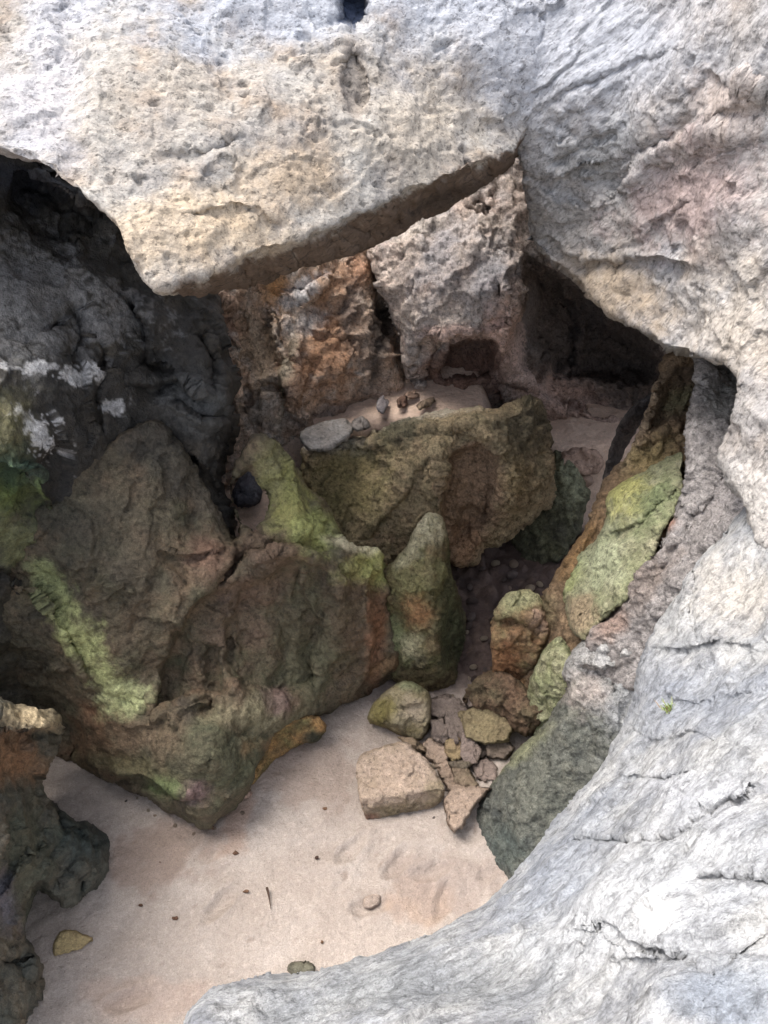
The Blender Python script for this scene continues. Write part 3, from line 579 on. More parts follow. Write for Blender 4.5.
# ---- central boulder
rock('mossy_boulder',
     [(298, 452), (308, 440), (324, 432), (346, 440), (372, 433), (396, 424), (420, 414), (446, 410), (470, 408), (500, 411), (520, 397), (544, 401), (552, 420), (549, 448), (552, 476), (556, 500), (540, 516), (522, 530), (500, 546), (484, 548), (480, 562), (464, 568), (452, 566),
      (447, 556), (430, 560), (400, 580), (350, 580), (310, 520)],
     [(300, 450, 'y', 4.55), (350, 440, 'y', 4.8), (440, 410, 'y', 4.8), (520, 402, 'y', 4.8), (350, 500, 'y', 4.35), (420, 450, 'y', 4.5), (430, 520, 'y', 4.25), (500, 440, 'y', 4.5), (470, 500, 'y', 4.35), (515, 480, 'y', 4.35), (545, 440, 'y', 4.7), (550, 500, 'y', 4.65), (465, 560, 'y', 4.3), (380, 560, 'y', 4.1)],
     [((132, 118, 88), 1.1), ((148, 128, 96), 1), ((98, 90, 66), .7), ((118, 98, 76), .7)],
     'big squarish olive-brown boulder with a crusty top and smooth brown hollow in its front', 'boulder', 'rough_rock',
     thick=0.8, roll=(0.12, 6), step=1.5, k=.03,
     facets=[[(516, 402, 'y', 4.6), (512, 520, 'y', 4.25), (556, 460, 'y', 4.85)], [(300, 430, 'y', 4.75), (440, 409, 'y', 4.9), (520, 430, 'y', 4.4)]],
     strokes=[([(430, 430), (470, 425), (500, 445), (515, 470), (512, 500), (500, 520)], 7, .10, 'ridge'), ([(436, 440), (440, 480), (440, 540)], 9, .12, 'ridge'), ([(300, 470), (330, 450), (390, 440), (450, 420), (540, 410)], 9, .07, 'ridge'), ([(360, 540), (400, 500), (430, 450)], 12, .04, 'step'), ([(450, 510), (490, 500)], 8, .03, 'step')],
     dents=[([(445, 455), (475, 440), (498, 455), (508, 480), (500, 510), (480, 545), (450, 560), (440, 520), (440, 480)], .2, 16)],
     disp=[('fbm', 2, .05), ('facet', 3.4, .05), ('facet', 10, .014), ('ridge', 7, .014), ('fbm', 20, .011), ('fbm', 40, .006)],
     paints=[('poly', [(445, 455), (475, 440), (498, 455), (508, 480), (500, 512), (480, 545), (464, 566), (446, 560), (440, 520), (440, 480)], 7, (150, 120, 94), .85, 10), (465, 545, 18, 22, 0, (150, 116, 86), .7), (420, 414, 100, 9, -12, (158, 150, 134), .75, .8, 8), (330, 445, 36, 12, 0, (164, 156, 146), .8, .8), (350, 480, 50, 40, 0, (118, 108, 62), .6), (400, 430, 30, 16, 0, (60, 62, 48), .7, 1, 7), (520, 430, 30, 36, 0, (62, 58, 46), .75, .7), (515, 480, 10, 36, 0, (134, 116, 82), .7), (330, 520, 30, 30, 0, (92, 88, 50), .5)],
     rough=(3.5, 9), psc=6)

rock('green_boulder',
     [(536, 480), (552, 450), (568, 456), (584, 474), (590, 498), (582, 524), (566, 560), (540, 585), (512, 560), (500, 530), (520, 510)],
     [(560, 470, 'y', 4.95), (540, 500, 'y', 4.8), (580, 500, 'y', 4.8), (540, 560, 'y', 4.6), (510, 545, 'y', 4.8), (570, 540, 'y', 4.6)],
     [((78, 76, 54), 1), ((58, 56, 46), 1), ((110, 110, 84), .5)],
     'small dark green boulder squeezed between the central boulder and the brown ridge', 'boulder', 'rough_rock', thick=0.5, roll=(0.25, 16), step=1.6,
     disp=[('fbm', 3, .04), ('facet', 6, .04), ('cobble', 9, .03), ('fbm', 20, .016)], paints=[(572, 480, 18, 24, 0, (128, 130, 104), .7, 1, 10)], psc=5)

# ---- pinnacle
rock('rock_pinnacle',
     [(389, 566), (398, 556), (408, 540), (416, 524), (426, 512), (438, 513), (447, 524), (449, 548), (452, 572), (460, 596), (467, 624), (466, 656), (462, 688), (448, 700), (420, 698), (398, 684), (374, 668), (368, 636), (370, 600), (374, 576)],
     [(432, 515, 'y', 3.85), (395, 565, 'y', 3.65), (445, 560, 'y', 3.75), (420, 580, 'y', 3.5), (460, 630, 'y', 3.65), (430, 650, 'y', 3.35), (392, 640, 'y', 3.48), (420, 692, 'y', 3.4), (460, 690, 'y', 3.55), (370, 600, 'y', 3.75), (368, 650, 'y', 3.7)],
     [((110, 92, 66), 1), ((92, 92, 56), 1), ((78, 72, 54), .7)],
     'pointed mossy rock pinnacle standing left of the dark pit', 'rock', 'rough_rock', thick=0.5, roll=(0.14, 8), step=1.4,
     facets=[[(430, 516, 'y', 3.68), (440, 690, 'y', 3.33), (466, 640, 'y', 3.8)], [(436, 514, 'y', 3.6), (392, 560, 'y', 3.6), (400, 600, 'y', 3.36)]], k=.03,
     strokes=[([(432, 520), (430, 580), (436, 640), (445, 690)], 8, .05, 'ridge'), ([(380, 650), (400, 655), (412, 680)], 6, .06, 'step'), ([(388, 605), (402, 620), (408, 640)], 6, .07, 'crack')],
     disp=[('fbm', 3, .02), ('facet', 6, .025), ('facet', 13, .012), ('ridge', 12, .010), ('fbm', 24, .008)],
     paints=[(428, 526, 18, 18, -30, (190, 178, 146), .95, .4), ('poly', [(391, 568), (410, 538), (427, 510), (442, 514), (440, 530), (424, 546), (408, 566), (398, 574)], 4, (188, 178, 140), .85, 8), (415, 585, 24, 26, 0, (122, 120, 76), .6), (420, 610, 20, 20, 0, (142, 100, 64), .7), (452, 630, 16, 60, -8, (76, 82, 56), .8, .7), (392, 635, 12, 26, -30, (106, 114, 78), .7, .7), (410, 645, 12, 14, 0, (170, 164, 130), .6), (425, 680, 30, 14, 0, (104, 88, 60), .6)],
     rough=(2.5, 10), psc=6)

# ---- right hand ridges
rock('brown_rock_ridge',
     [(500, 700), (520, 640), (536, 606), (552, 584), (566, 556), (584, 530), (598, 500), (606, 478), (622, 462), (640, 430), (648, 404), (656, 384), (664, 356), (700, 340), (740, 350), (730, 420), (720, 520), (640, 640), (580, 720)],
     [(664, 370, 'y', 4.3), (720, 370, 'y', 4.3), (690, 400, 'y', 4.45), (645, 430, 'y', 4.2), (606, 485, 'y', 4.1), (690, 470, 'y', 3.9), (640, 500, 'y', 3.85), (565, 570, 'y', 3.7), (620, 600, 'y', 3.2), (545, 620, 'y', 3.5), (700, 560, 'y', 3.0), (580, 700, 'y', 2.9), (510, 690, 'y', 3.3)],
     [((116, 94, 70), 1.2), ((136, 112, 84), .9), ((84, 70, 54), .9)],
     'brown jagged ridge rising diagonally to a narrow pillar beneath the arch', 'rock', 'rough_rock', thick=0.45, roll=(0.16, 9), step=1.6,
     strokes=[([(662, 368), (648, 410), (632, 440), (615, 468)], 6, .12, 'ridge'), ([(672, 375), (662, 410), (645, 440)], 7, .14, 'crack'), ([(690, 380), (680, 410), (640, 440)], 12, .10, 'step'), ([(600, 500), (585, 540), (560, 590)], 8, .07, 'ridge'), ([(640, 440), (670, 435), (690, 450)], 8, .06, 'step'), ([(620, 520), (600, 540), (590, 570)], 9, .08, 'step')],
     disp=[('fbm', 3, .04), ('facet', 6, .035), ('ridge', 10, .022, (.5, .2, 1), 2), ('fbm', 22, .014)],
     paints=[(685, 375, 18, 16, 0, (60, 52, 46), .7), (645, 420, 12, 44, 24, (150, 130, 106), .7), (680, 400, 20, 12, -30, (108, 110, 80), .6), (655, 460, 30, 24, -20, (142, 124, 80), .7), (575, 550, 12, 40, 30, (136, 104, 62), .7), (540, 610, 20, 16, 0, (140, 130, 96), .6)],
     rough=(3, 9), psc=5)

rock('dark_rock_fin',
     [(600, 492), (604, 470), (612, 440), (622, 418), (636, 402), (652, 392), (655, 398), (640, 424), (628, 444), (616, 472), (608, 495)],
     [(604, 485, 'y', 4.5), (650, 396, 'y', 4.9), (620, 425, 'y', 4.7), (632, 440, 'y', 4.75)],
     [((70, 62, 58), 1), ((54, 50, 48), 1)],
     'thin dark upright rock fin leaning beside the sandy gap under the arch', 'rock', 'rough_rock', thick=0.2, roll=(0.08, 7), step=1.3,
     disp=[('fbm', 4, .02), ('facet', 9, .02), ('fbm', 24, .01)], rough=(2, 8), psc=6)

rock('green_rock_face',
     [(561, 582), (572, 560), (594, 540), (604, 522), (606, 496), (622, 482), (646, 470), (668, 458), (684, 450), (684, 478), (680, 506), (664, 530), (654, 556), (636, 576), (624, 604), (600, 626), (580, 642), (566, 618)],
     [(684, 455, 'y', 3.78), (610, 500, 'y', 3.83), (640, 520, 'y', 3.5), (575, 570, 'y', 3.6), (600, 600, 'y', 3.1), (670, 520, 'y', 3.35), (580, 632, 'y', 3.05), (640, 575, 'y', 3.05)],
     [((120, 122, 88), 1.1), ((142, 136, 110), .9), ((92, 92, 66), .7)],
     'rounded rock face coated in yellow-green moss on the right side of the pit', 'rock', 'rough_rock', thick=0.4, roll=(0.10, 14), step=1.5,
     strokes=[([(600, 540), (640, 520), (680, 480)], 10, .04, 'step'), ([(585, 590), (610, 570), (650, 550)], 9, .04, 'crack')],
     dents=[([(577, 612), (583, 612), (583, 618), (578, 618)], .07, 3)],
     disp=[('fbm', 3, .04), ('facet', 6, .02), ('ridge', 12, .012, (.7, .2, .7), 2), ('fbm', 24, .01)],
     paints=[(622, 490, 26, 26, -30, (158, 154, 86), .8, .9, 8), (605, 560, 22, 30, 30, (160, 164, 130), .7), (655, 505, 18, 36, 30, (104, 116, 76), .7), (580, 615, 16, 20, 0, (150, 126, 100), .7), (570, 580, 10, 20, 20, (150, 156, 96), .6)],
     rough=(2, 10), psc=6)

rock('crusty_rock_column',
     [(588, 634), (606, 616), (622, 592), (640, 566), (662, 540), (682, 506), (688, 476), (682, 440), (690, 408), (698, 380), (694, 360), (700, 330), (770, 330), (800, 420), (790, 520), (740, 590), (690, 640), (640, 690), (600, 680)],
     [(700, 365, 'y', 3.85), (740, 375, 'y', 4.0), (690, 440, 'y', 3.5), (740, 440, 'y', 3.4), (700, 490, 'y', 3.3), (750, 500, 'y', 2.95), (660, 560, 'y', 3.0), (720, 560, 'y', 2.8), (600, 630, 'y', 2.95), (650, 650, 'y', 2.75), (790, 420, 'y', 3.3)],
     [((128, 122, 118), 1.1), ((110, 104, 100), 1), ((152, 146, 142), .8), ((84, 78, 74), .5)],
     'knobbly dark grey honeycombed rock column under the right end of the arch', 'rock', 'rough_rock', thick=0.6, roll=(0.16, 10), step=1.5,
     strokes=[([(745, 440), (720, 500), (690, 540), (640, 600)], 12, .08, 'crack')],
     disp=[('fbm', 2.5, .05), ('ridge', 6, .03, (1, .2, .8), 2.5), ('ridge', 13, .016, (1, .2, .8), 1.6), ('facet', 7, .02), ('fbm', 24, .01)],
     paints=[(645, 580, 40, 20, -45, (112, 96, 84), .6, .8), (665, 522, 12, 9, 0, (150, 104, 80), .8, .4), (730, 400, 30, 26, 0, (118, 116, 110), .7), (610, 625, 18, 14, -40, (134, 108, 92), .7), (740, 490, 24, 50, 30, (168, 160, 156), .6)],
     rough=(3, 8), psc=5)

rock('dark_grey_boulder',
     [(463, 824), (466, 808), (480, 792), (500, 772), (520, 746), (546, 722), (556, 704), (564, 690), (562, 668), (576, 646), (604, 624), (640, 606), (690, 590), (740, 640), (740, 800), (640, 880), (560, 900), (500, 886), (482, 866), (470, 846)],
     [(466, 820, 'y', 2.5), (500, 880, 'y', 2.15), (520, 760, 'y', 2.65), (560, 700, 'y', 2.75), (570, 660, 'y', 2.75), (540, 820, 'y', 2.2), (600, 740, 'y', 2.25), (600, 640, 'y', 2.75), (690, 600, 'y', 2.6), (620, 680, 'y', 2.4), (740, 720, 'y', 1.7), (640, 860, 'y', 1.6)],
     [((92, 92, 84), 1.1), ((76, 78, 72), 1), ((116, 114, 100), .7), ((58, 60, 58), .7)],
     'dark grey-green boulder tucked under the foreground ledge above the sand', 'boulder', 'rough_rock', thick=0.7, roll=(0.26, 20), step=1.6,
     facets=[[(562, 700, 'y', 2.7), (480, 800, 'y', 2.4), (520, 870, 'y', 2.1)]], k=.08,
     strokes=[([(560, 706), (530, 745), (480, 800)], 6, .04, 'ridge'), ([(576, 660), (600, 668), (640, 650)], 9, .07, 'step'), ([(600, 630), (620, 660), (612, 700)], 6, .05, 'crack'), ([(565, 700), (590, 720), (600, 760)], 8, .03, 'step')],
     disp=[('fbm', 3, .03), ('facet', 6, .025), ('ridge', 12, .012, (1, .2, .8), 2), ('fbm', 22, .016), ('pits', 26, .01)],
     paints=[(600, 650, 60, 34, -25, (158, 154, 150), .85, .6), (640, 700, 40, 60, 0, (152, 152, 152), .8, .6), (585, 690, 24, 22, 0, (176, 160, 150), .6, .8), (520, 752, 40, 9, -42, (140, 140, 104), .7, .6), (505, 850, 26, 30, 0, (70, 80, 76), .6), (540, 790, 34, 40, 0, (96, 96, 84), .5)],
     rough=(2.5, 14), psc=6)

rock('capped_rock',
     [(489, 700), (492, 660), (490, 630), (496, 606), (508, 592), (526, 588), (540, 596), (546, 616), (552, 634), (542, 650), (532, 676), (524, 710), (505, 726)],
     [(510, 596, 'y', 3.5), (540, 610, 'y', 3.45), (500, 640, 'y', 3.3), (530, 650, 'y', 3.25), (500, 700, 'y', 3.3), (525, 690, 'y', 3.3)],
     [((128, 96, 66), 1.1), ((98, 78, 58), 1), ((124, 116, 80), .6)],
     'short rust-brown rock with a pale mossy cap at the right edge of the dark pit', 'rock', 'rough_rock', thick=0.4, roll=(0.12, 7), step=1.3,
     strokes=[([(492, 622), (515, 618), (530, 625), (545, 615)], 6, .07, 'step'), ([(530, 640), (540, 630)], 4, .05, 'crack')],
     disp=[('fbm', 4, .03), ('facet', 8, .03), ('strata', 7, .02), ('fbm', 24, .01)], paints=[(515, 600, 28, 14, 0, (150, 148, 108), .85, .6), (538, 622, 10, 12, 0, (160, 132, 112), .8, .4), (505, 660, 16, 26, 0, (146, 98, 62), .6)], rough=(2, 9), psc=7)
rock('small_mossy_rock',
     [(520, 730), (524, 700), (532, 672), (544, 648), (560, 634), (572, 650), (580, 690), (560, 716), (540, 740)],
     [(560, 640, 'y', 3.15), (535, 670, 'y', 3.05), (530, 720, 'y', 3.0), (575, 680, 'y', 2.9)],
     [((128, 132, 92), 1), ((150, 146, 116), .8), ((92, 88, 60), .6)],
     'small pale green rock wedged above the dark grey boulder', 'rock', 'rough_rock', thick=0.35, roll=(0.16, 12), step=1.3,
     disp=[('fbm', 4, .03), ('facet', 8, .03), ('fbm', 24, .01)], rough=(2, 9), psc=7)
rock('brown_base_rock',
     [(462, 702), (466, 690), (480, 676), (500, 666), (530, 690), (545, 720), (530, 738), (510, 730), (500, 716), (476, 708)],
     [(460, 700, 'z', .25), (500, 665, 'z', .5), (530, 730, 'z', .35), (490, 730, 'z', .2)],
     [((100, 78, 60), 1), ((84, 74, 54), .8)], 'low brown rock at the foot of the rust-brown capped rock', 'rock', 'rough_rock', thick=0.3, roll=(0.15, 12), step=1.4,
     disp=[('fbm', 4, .03), ('facet', 6, .06), ('facet', 14, .02), ('fbm', 24, .01)], rough=(2, 9), psc=7)
rock('ochre_base_rock',
     [(238, 800), (244, 782), (256, 740), (266, 722), (292, 712), (318, 714), (328, 728), (318, 742), (304, 744), (286, 752), (272, 764), (252, 790)],
     [(262, 756, 'z', .15), (300, 728, 'z', .26), (336, 735, 'z', .14), (300, 745, 'z', .1), (242, 796, 'z', .05), (275, 730, 'z', .28)],
     [((150, 112, 66), 1), ((104, 96, 58), .9), ((80, 72, 54), .6)], 'low ochre ledge at the foot of the mossy rock wall by the sand', 'rock', 'rough_rock', thick=0.3, roll=(0.12, 8), step=1.3,
     disp=[('fbm', 4, .02), ('facet', 8, .02), ('fbm', 24, .01)], paints=[(318, 738, 10, 8, 0, (70, 76, 60), .8, .3), (312, 738, 8, 6, 0, (60, 58, 46), .7, .5)], rough=(2, 9), psc=7)
# ------------------------------------------------------------------ stones
def blob_poly(cx, cy, rx, ry, ang, n=9, seed=0, j=.16):
    r = random.Random(seed); a0 = math.radians(ang); p = []
    for k in range(n):
        t = 2*math.pi*k/n; q = 1+r.uniform(-j, j)
        x = rx*q*math.cos(t); y = ry*q*math.sin(t)
        p.append((cx+x*math.cos(a0)-y*math.sin(a0), cy+x*math.sin(a0)+y*math.cos(a0)))
    return p
def stone(outline, zt, zb, pal, label, name='stone', group=None, paints=(), thick=.12, rollpx=6, disp=None, step=1.0, sm=1):
    xs = [p[0] for p in outline]; ys = [p[1] for p in outline]
    cx = (min(xs)+max(xs))/2; y0, y1 = min(ys), max(ys)
    ctrl = [(min(xs), y0, 'z', zt), (max(xs), y0+1, 'z', zt*.96), (cx, y1, 'z', zt-(zt-zb)*.25)]
    return rock(name, outline, ctrl, pal, label, 'stone', 'stone', thick=thick, roll=((zt-zb)*.45+.01, rollpx*.8), step=step, paints=paints, group=group,
                disp=disp or [('fbm', 6, .012), ('facet', 8, .028), ('fbm', 26, .004)], rough=(1.6, 6), psc=8, smooth=sm)

SLAB = [((186, 162, 142), 1.2), ((170, 148, 124), .8), ((150, 130, 104), .4)]
rock('flat_stone', [(355, 766), (361, 753), (380, 747), (404, 740), (416, 750), (428, 760), (440, 778), (446, 794), (438, 806), (420, 811), (398, 813), (368, 824), (360, 806)],
     [(362, 755, 'z', .24), (405, 742, 'z', .27), (435, 785, 'z', .22), (395, 795, 'z', .2), (364, 795, 'z', .2)], SLAB,
     'large flat beige stone slab lying half buried on the sand', 'stone', 'stone', thick=.25, roll=(.03, 4), step=1.1, k=.02,
     facets=[[(362, 800, 'z', .2), (440, 792, 'z', .2), (400, 818, 'z', .0)]],
     strokes=[([(370, 760), (400, 775), (430, 770)], 8, .012, 'step')],
     disp=[('fbm', 4, .02), ('facet', 6, .014), ('fbm', 24, .007)], paints=[(400, 810, 50, 8, -8, (112, 98, 66), .75, .8, 12), (437, 790, 12, 14, 0, (134, 120, 88), .7, .8, 12), (366, 818, 12, 6, 0, (120, 76, 58), .7), (395, 772, 34, 22, 0, (196, 170, 148), .6)], rough=(1.5, 8), psc=7)
rock('upright_stone', [(366, 722), (372, 704), (384, 692), (394, 684), (408, 679), (420, 686), (430, 692), (432, 712), (429, 732), (420, 742), (402, 736), (384, 728)],
     [(370, 715, 'z', .2), (408, 682, 'z', .42), (430, 700, 'z', .3), (400, 715, 'z', .3), (425, 735, 'z', .12), (385, 728, 'z', .14)], [((164, 150, 120), 1), ((142, 128, 88), .8), ((120, 108, 74), .5)],
     'greenish-tan angular stone leaning behind the flat beige slab', 'stone', 'stone', thick=.25, roll=(.12, 6), step=1.1,
     strokes=[([(392, 690), (388, 710), (400, 735)], 6, .05, 'step'), ([(395, 702), (425, 705)], 5, .03, 'step')],
     disp=[('fbm', 5, .02), ('facet', 8, .02), ('fbm', 24, .007)], paints=[(378, 712, 14, 16, 30, (124, 112, 52), .8), (414, 712, 16, 14, 0, (182, 162, 138), .7), (412, 684, 20, 6, 10, (134, 140, 100), .7)], rough=(1.5, 8), psc=7)
GREY = [((150, 132, 120), 1), ((128, 112, 102), .8)]; TAN = [((178, 154, 132), 1), ((156, 134, 112), .6)]; PUR = [((128, 114, 102), 1), ((108, 96, 88), .7)]; OCH = [((142, 128, 86), 1), ((116, 102, 70), .7)]
G = 'small stones piled at the mouth of the dark pit'
spec = [
 ([(466, 716), (478, 710), (496, 714), (508, 724), (504, 738), (486, 741), (470, 736)], .34, OCH, 'yellow-ochre mossy stone at the right of the small stone pile'),
 ([(447, 712), (458, 706), (466, 712), (467, 734), (456, 740), (448, 732)], .2, PUR, 'dull purple-grey stone left of the yellow-ochre stone'),
 ([(432, 722), (441, 720), (450, 730), (446, 742), (434, 738)], .15, PUR, 'small dark purple stone beside the angular leaning stone'),
 ([(426, 744), (436, 738), (446, 744), (446, 758), (438, 763), (428, 756)], .13, TAN, 'tan rounded stone right of the flat slab corner'),
 ([(447, 742), (458, 738), (463, 746), (461, 758), (452, 760), (446, 752)], .15, [((166, 146, 96), 1), ((140, 116, 84), .7)], 'small golden-brown stone in the centre of the pile'),
 ([(463, 736), (474, 738), (480, 750), (476, 761), (466, 760), (461, 750)], .12, GREY, 'grey-brown stone just below the yellow-ochre stone'),
 ([(436, 764), (446, 762), (456, 776), (458, 790), (450, 790), (442, 778)], .1, TAN, 'long slanting beige stone beside the right edge of the flat slab'),
 ([(450, 762), (468, 760), (471, 764), (466, 770), (453, 768)], .14, [((104, 96, 76), 1), ((90, 80, 66), .6)], 'thin dark flat stone lying across the pile'),
 ([(454, 770), (468, 770), (476, 784), (468, 790), (458, 784)], .1, [((140, 124, 96), 1), ((124, 104, 84), .6)], 'olive-brown stone under the thin dark flat stone'),
 ([(474, 766), (486, 760), (496, 768), (494, 779), (480, 779)], .1, GREY, 'half buried brownish stone near the dark grey boulder'),
 ([(488, 742), (504, 740), (512, 748), (506, 758), (490, 756)], .12, [((112, 98, 84), 1), ((94, 84, 72), .6)], 'dark brown stone against the foot of the dark grey boulder'),
 ([(448, 800), (456, 790), (472, 790), (486, 792), (472, 806), (464, 820), (456, 828), (450, 818)], .2, TAN, 'long beige rock lying between the flat slab and the dark grey boulder'),
 ([(478, 742), (488, 740), (489, 752), (480, 756)], .08, PUR, 'tiny purple-brown stone in the gap between two larger stones'),
 ([(400, 738), (410, 738), (424, 746), (424, 752), (412, 750)], .16, [((150, 128, 100), 1), ((116, 100, 74), .8)], 'narrow tan stone touching the back edge of the flat slab'),
 ([(470, 690), (484, 682), (492, 690), (486, 702), (470, 706)], .3, PUR, 'grey-purple stone at the bottom of the dark pit'),
 ([(432, 700), (446, 696), (458, 702), (456, 710), (440, 716), (433, 712)], .22, PUR, 'dusky stone directly behind the small purple stone'),
]
for k, (o, z, pal, lab) in enumerate(spec):
    mx = sum(a for a, b in o)/len(o); my = sum(b for a, b in o)/len(o); f_ = 1.3
    o = [(mx+(a-mx)*f_, my+(b-my)*f_) for a, b in o]; pal = [((c[0]*.8+34, c[1]*.8+29, c[2]*.8+26), w_) for c, w_ in pal]
    stone(o, z*.7+.02+.03*(k % 3), 0.0, pal, lab, group=G, thick=.16, rollpx=3.5, sm=0)
stone([(52, 944), (58, 932), (66, 928), (82, 933), (95, 939), (80, 950), (60, 956), (52, 958)], .1, 0, [((196, 172, 118), 1), ((186, 160, 110), .6)], 'flat yellowish triangular stone half buried in the sand at lower left', thick=.05, rollpx=4, disp=[('fbm', 5, .005), ('fbm', 26, .003)])
stone([(286, 968), (292, 962), (304, 961), (315, 966), (313, 975), (292, 978)], .07, 0, [((134, 128, 106), 1), ((100, 96, 80), .6)], 'small dark grey-green stone at the lower edge of the sand beside the foreground ledge', thick=.1)
stone([(362, 898), (370, 892), (382, 894), (380, 904), (370, 910), (363, 906)], .012, 0, [((176, 156, 140), 1), ((164, 144, 128), .6)], 'low sandy-brown stone nearly buried in the open sand', thick=.05, rollpx=4, disp=[('fbm', 5, .004)])
stone([(240, 788), (247, 784), (252, 790), (248, 797), (241, 796)], .07, 0, [((190, 160, 142), 1), ((150, 120, 100), .5)], 'little pinkish stone at the foot of the ochre ledge', thick=.08, rollpx=3)
# on the upper sand shelf
stone([(376, 400), (382, 397), (389, 400), (388, 408), (383, 415), (377, 410)], 1.32, 1.2, [((150, 142, 142), 1), ((120, 110, 108), .6)], 'grey pointed stone standing on the bright upper sand shelf', thick=.12, rollpx=4)
stone([(416, 404), (424, 399), (434, 397), (435, 402), (426, 408), (418, 410)], 1.30, 1.2, [((150, 128, 104), 1), ((112, 98, 84), .8)], 'flat tan stone lying on the upper sand shelf in front of the niche', thick=.1, rollpx=3)
stone([(405, 394), (412, 391), (420, 394), (418, 398), (407, 399)], 1.28, 1.2, [((160, 132, 112), 1), ((130, 106, 90), .7)], 'small brown stone on the upper sand shelf behind the flat tan stone', thick=.1, rollpx=3)
stone([(396, 400), (402, 395), (408, 398), (407, 407), (398, 408)], 1.28, 1.2, [((126, 96, 80), 1), ((106, 84, 70), .7)], 'reddish-brown stone between the grey pointed stone and the flat tan stone', thick=.1, rollpx=3)
stone([(352, 420), (362, 416), (370, 420), (370, 428), (358, 432), (351, 428)], 1.36, 1.2, [((150, 140, 130), 1), ((130, 122, 116), .7)], 'rounded grey stone on the left end of the upper sand shelf', thick=.12, rollpx=4)
rock('pale_stone', [(298, 434), (312, 424), (330, 420), (346, 418), (354, 428), (348, 440), (326, 452), (304, 450)],
     [(296, 430, 'y', 4.5), (345, 422, 'y', 4.8), (330, 445, 'y', 4.45), (310, 440, 'y', 4.5)], [((160, 154, 148), 1), ((136, 128, 120), .8)],
     'chalky pale jagged stone on the left corner of the central boulder', 'stone', 'stone', thick=.25, roll=(.1, 5), step=1.1, disp=[('fbm', 5, .02), ('facet', 8, .03), ('fbm', 24, .01)], rough=(2, 8), psc=7)
rock('dark_stone', [(231, 494), (238, 480), (247, 470), (256, 474), (262, 486), (263, 498), (254, 507), (238, 508), (232, 502)],
     [(248, 470, 'y', 4.5), (232, 505, 'y', 4.3), (262, 500, 'y', 4.3), (245, 490, 'y', 4.25)], [((110, 108, 114), 1), ((86, 84, 90), .8), ((140, 140, 148), .4)],
     'dark blue-grey angular stone seen through the small hole in the mossy wall', 'stone', 'stone', thick=.3, roll=(.15, 8), step=1.1, disp=[('fbm', 5, .02), ('facet', 9, .04), ('fbm', 24, .01)], rough=(2, 8), psc=7)
rock('far_flat_rock', [(556, 462), (566, 450), (580, 446), (600, 452), (604, 466), (598, 474), (580, 476), (568, 474)],
     [(560, 462, 'z', .8), (600, 455, 'z', .82), (580, 474, 'z', .7), (580, 450, 'z', .86)], [((178, 150, 132), 1), ((150, 124, 108), .6)],
     'flat sandy-pink rock on the far sand beyond the central boulder', 'rock', 'stone', thick=.25, roll=(.08, 5), step=1.2, disp=[('fbm', 4, .03), ('facet', 6, .03), ('fbm', 24, .008)], rough=(2, 8), psc=6)
rock('far_round_rock', [(568, 478), (578, 473), (592, 475), (594, 484), (582, 490), (570, 487)],
     [(570, 482, 'z', .6), (592, 478, 'z', .6), (580, 488, 'z', .5)], [((170, 144, 126), 1), ((140, 116, 100), .6)],
     'rounded pinkish rock just below the far flat sandy rock', 'rock', 'stone', thick=.2, roll=(.1, 5), step=1.2, disp=[('fbm', 4, .02), ('facet', 7, .02)], rough=(1.5, 8), psc=6)

# ------------------------------------------------------------------ ground
def gaxis(lo, hi, flo, fhi, step):
    a = list(np.arange(flo, fhi+step, step)); s = step; x = flo; b = []
    while x > lo: s *= 1.3; x -= s; b.append(x)
    s = step; x = fhi; c = []
    while x < hi: s *= 1.3; x += s; c.append(x)
    return np.array(b[::-1]+a+c)
def ground_height(x, y):
    ramp = 0.12*sstep(3.3, 4.6, y)
    up = sstep(4.68, 4.95, y)*1.08*(1-sstep(.75, 1.0, x)) + sstep(5.0, 5.35, y)*0.6*sstep(.75, 1.0, x)
    up2 = 0.8*sstep(3.8, 4.1, y)*(1-sstep(-.85, -.45, x))
    z = ramp*(1-.0*up) + up + up2*(1-sstep(4.5, 4.85, y))
    return z + 0.12*sstep(-1.2, -2.4, x)
xs = gaxis(-150, 150, -2.6, 2.8, .02); ys = gaxis(-60, 300, 0.6, 6.6, .02)
X, Y = np.meshgrid(xs, ys); x = X.ravel(); y = Y.ravel()
q = np.stack([x, y, np.zeros_like(x)], -1)
near = (np.abs(x) < 8) & (y > -6) & (y < 14)
dd = .028*fbm(q*1.6, 3, 11) + .012*fbm(q*6, 4, 12) + .006*ridged(q*9, 3, 13)
f1, f2, hh = worley(q*5, 77, 'pit')
fp = np.clip(sstep(-.1, .5, fbm(q*1.1, 2, 19)), 0, 1)
dd += -.022*fp*(1-sstep(.1, .45, f1))*(hh > .3) + .004*fbm(q*22, 3, 61)
sand_right = sstep(.2, .6, x)*(1-sstep(3.0, 3.3, y)); dd += sand_right*(.035*ridged(q*3.5, 4, 63)+.02*ridged(q*10, 3, 64)); dd += .012*ridged(q*5, 3, 65)*sstep(-.1, .4, fbm(q*1.4, 2, 66))
for fx, fy, fa in ((430, 872, .3), (398, 862, .9), (372, 905, .2), (445, 900, 1.2), (330, 1000, .6), (270, 990, .4), (220, 905, 1.0), (130, 1000, .3), (350, 850, .8)):
    fp_ = P3(np.array([fx]), np.array([fy]), np.array([depth(fx, fy, 'z', 0)]))[0]; ux = (x-fp_[0])*math.cos(fa)+(y-fp_[1])*math.sin(fa); uy = -(x-fp_[0])*math.sin(fa)+(y-fp_[1])*math.cos(fa)
    rr = np.sqrt((ux/.13)**2+(uy/.055)**2)+.25*fbm(q*9, 2, 67); dd += -.028*(1-sstep(.5, 1.0, rr))+.012*np.exp(-((rr-1.15)/.2)**2)
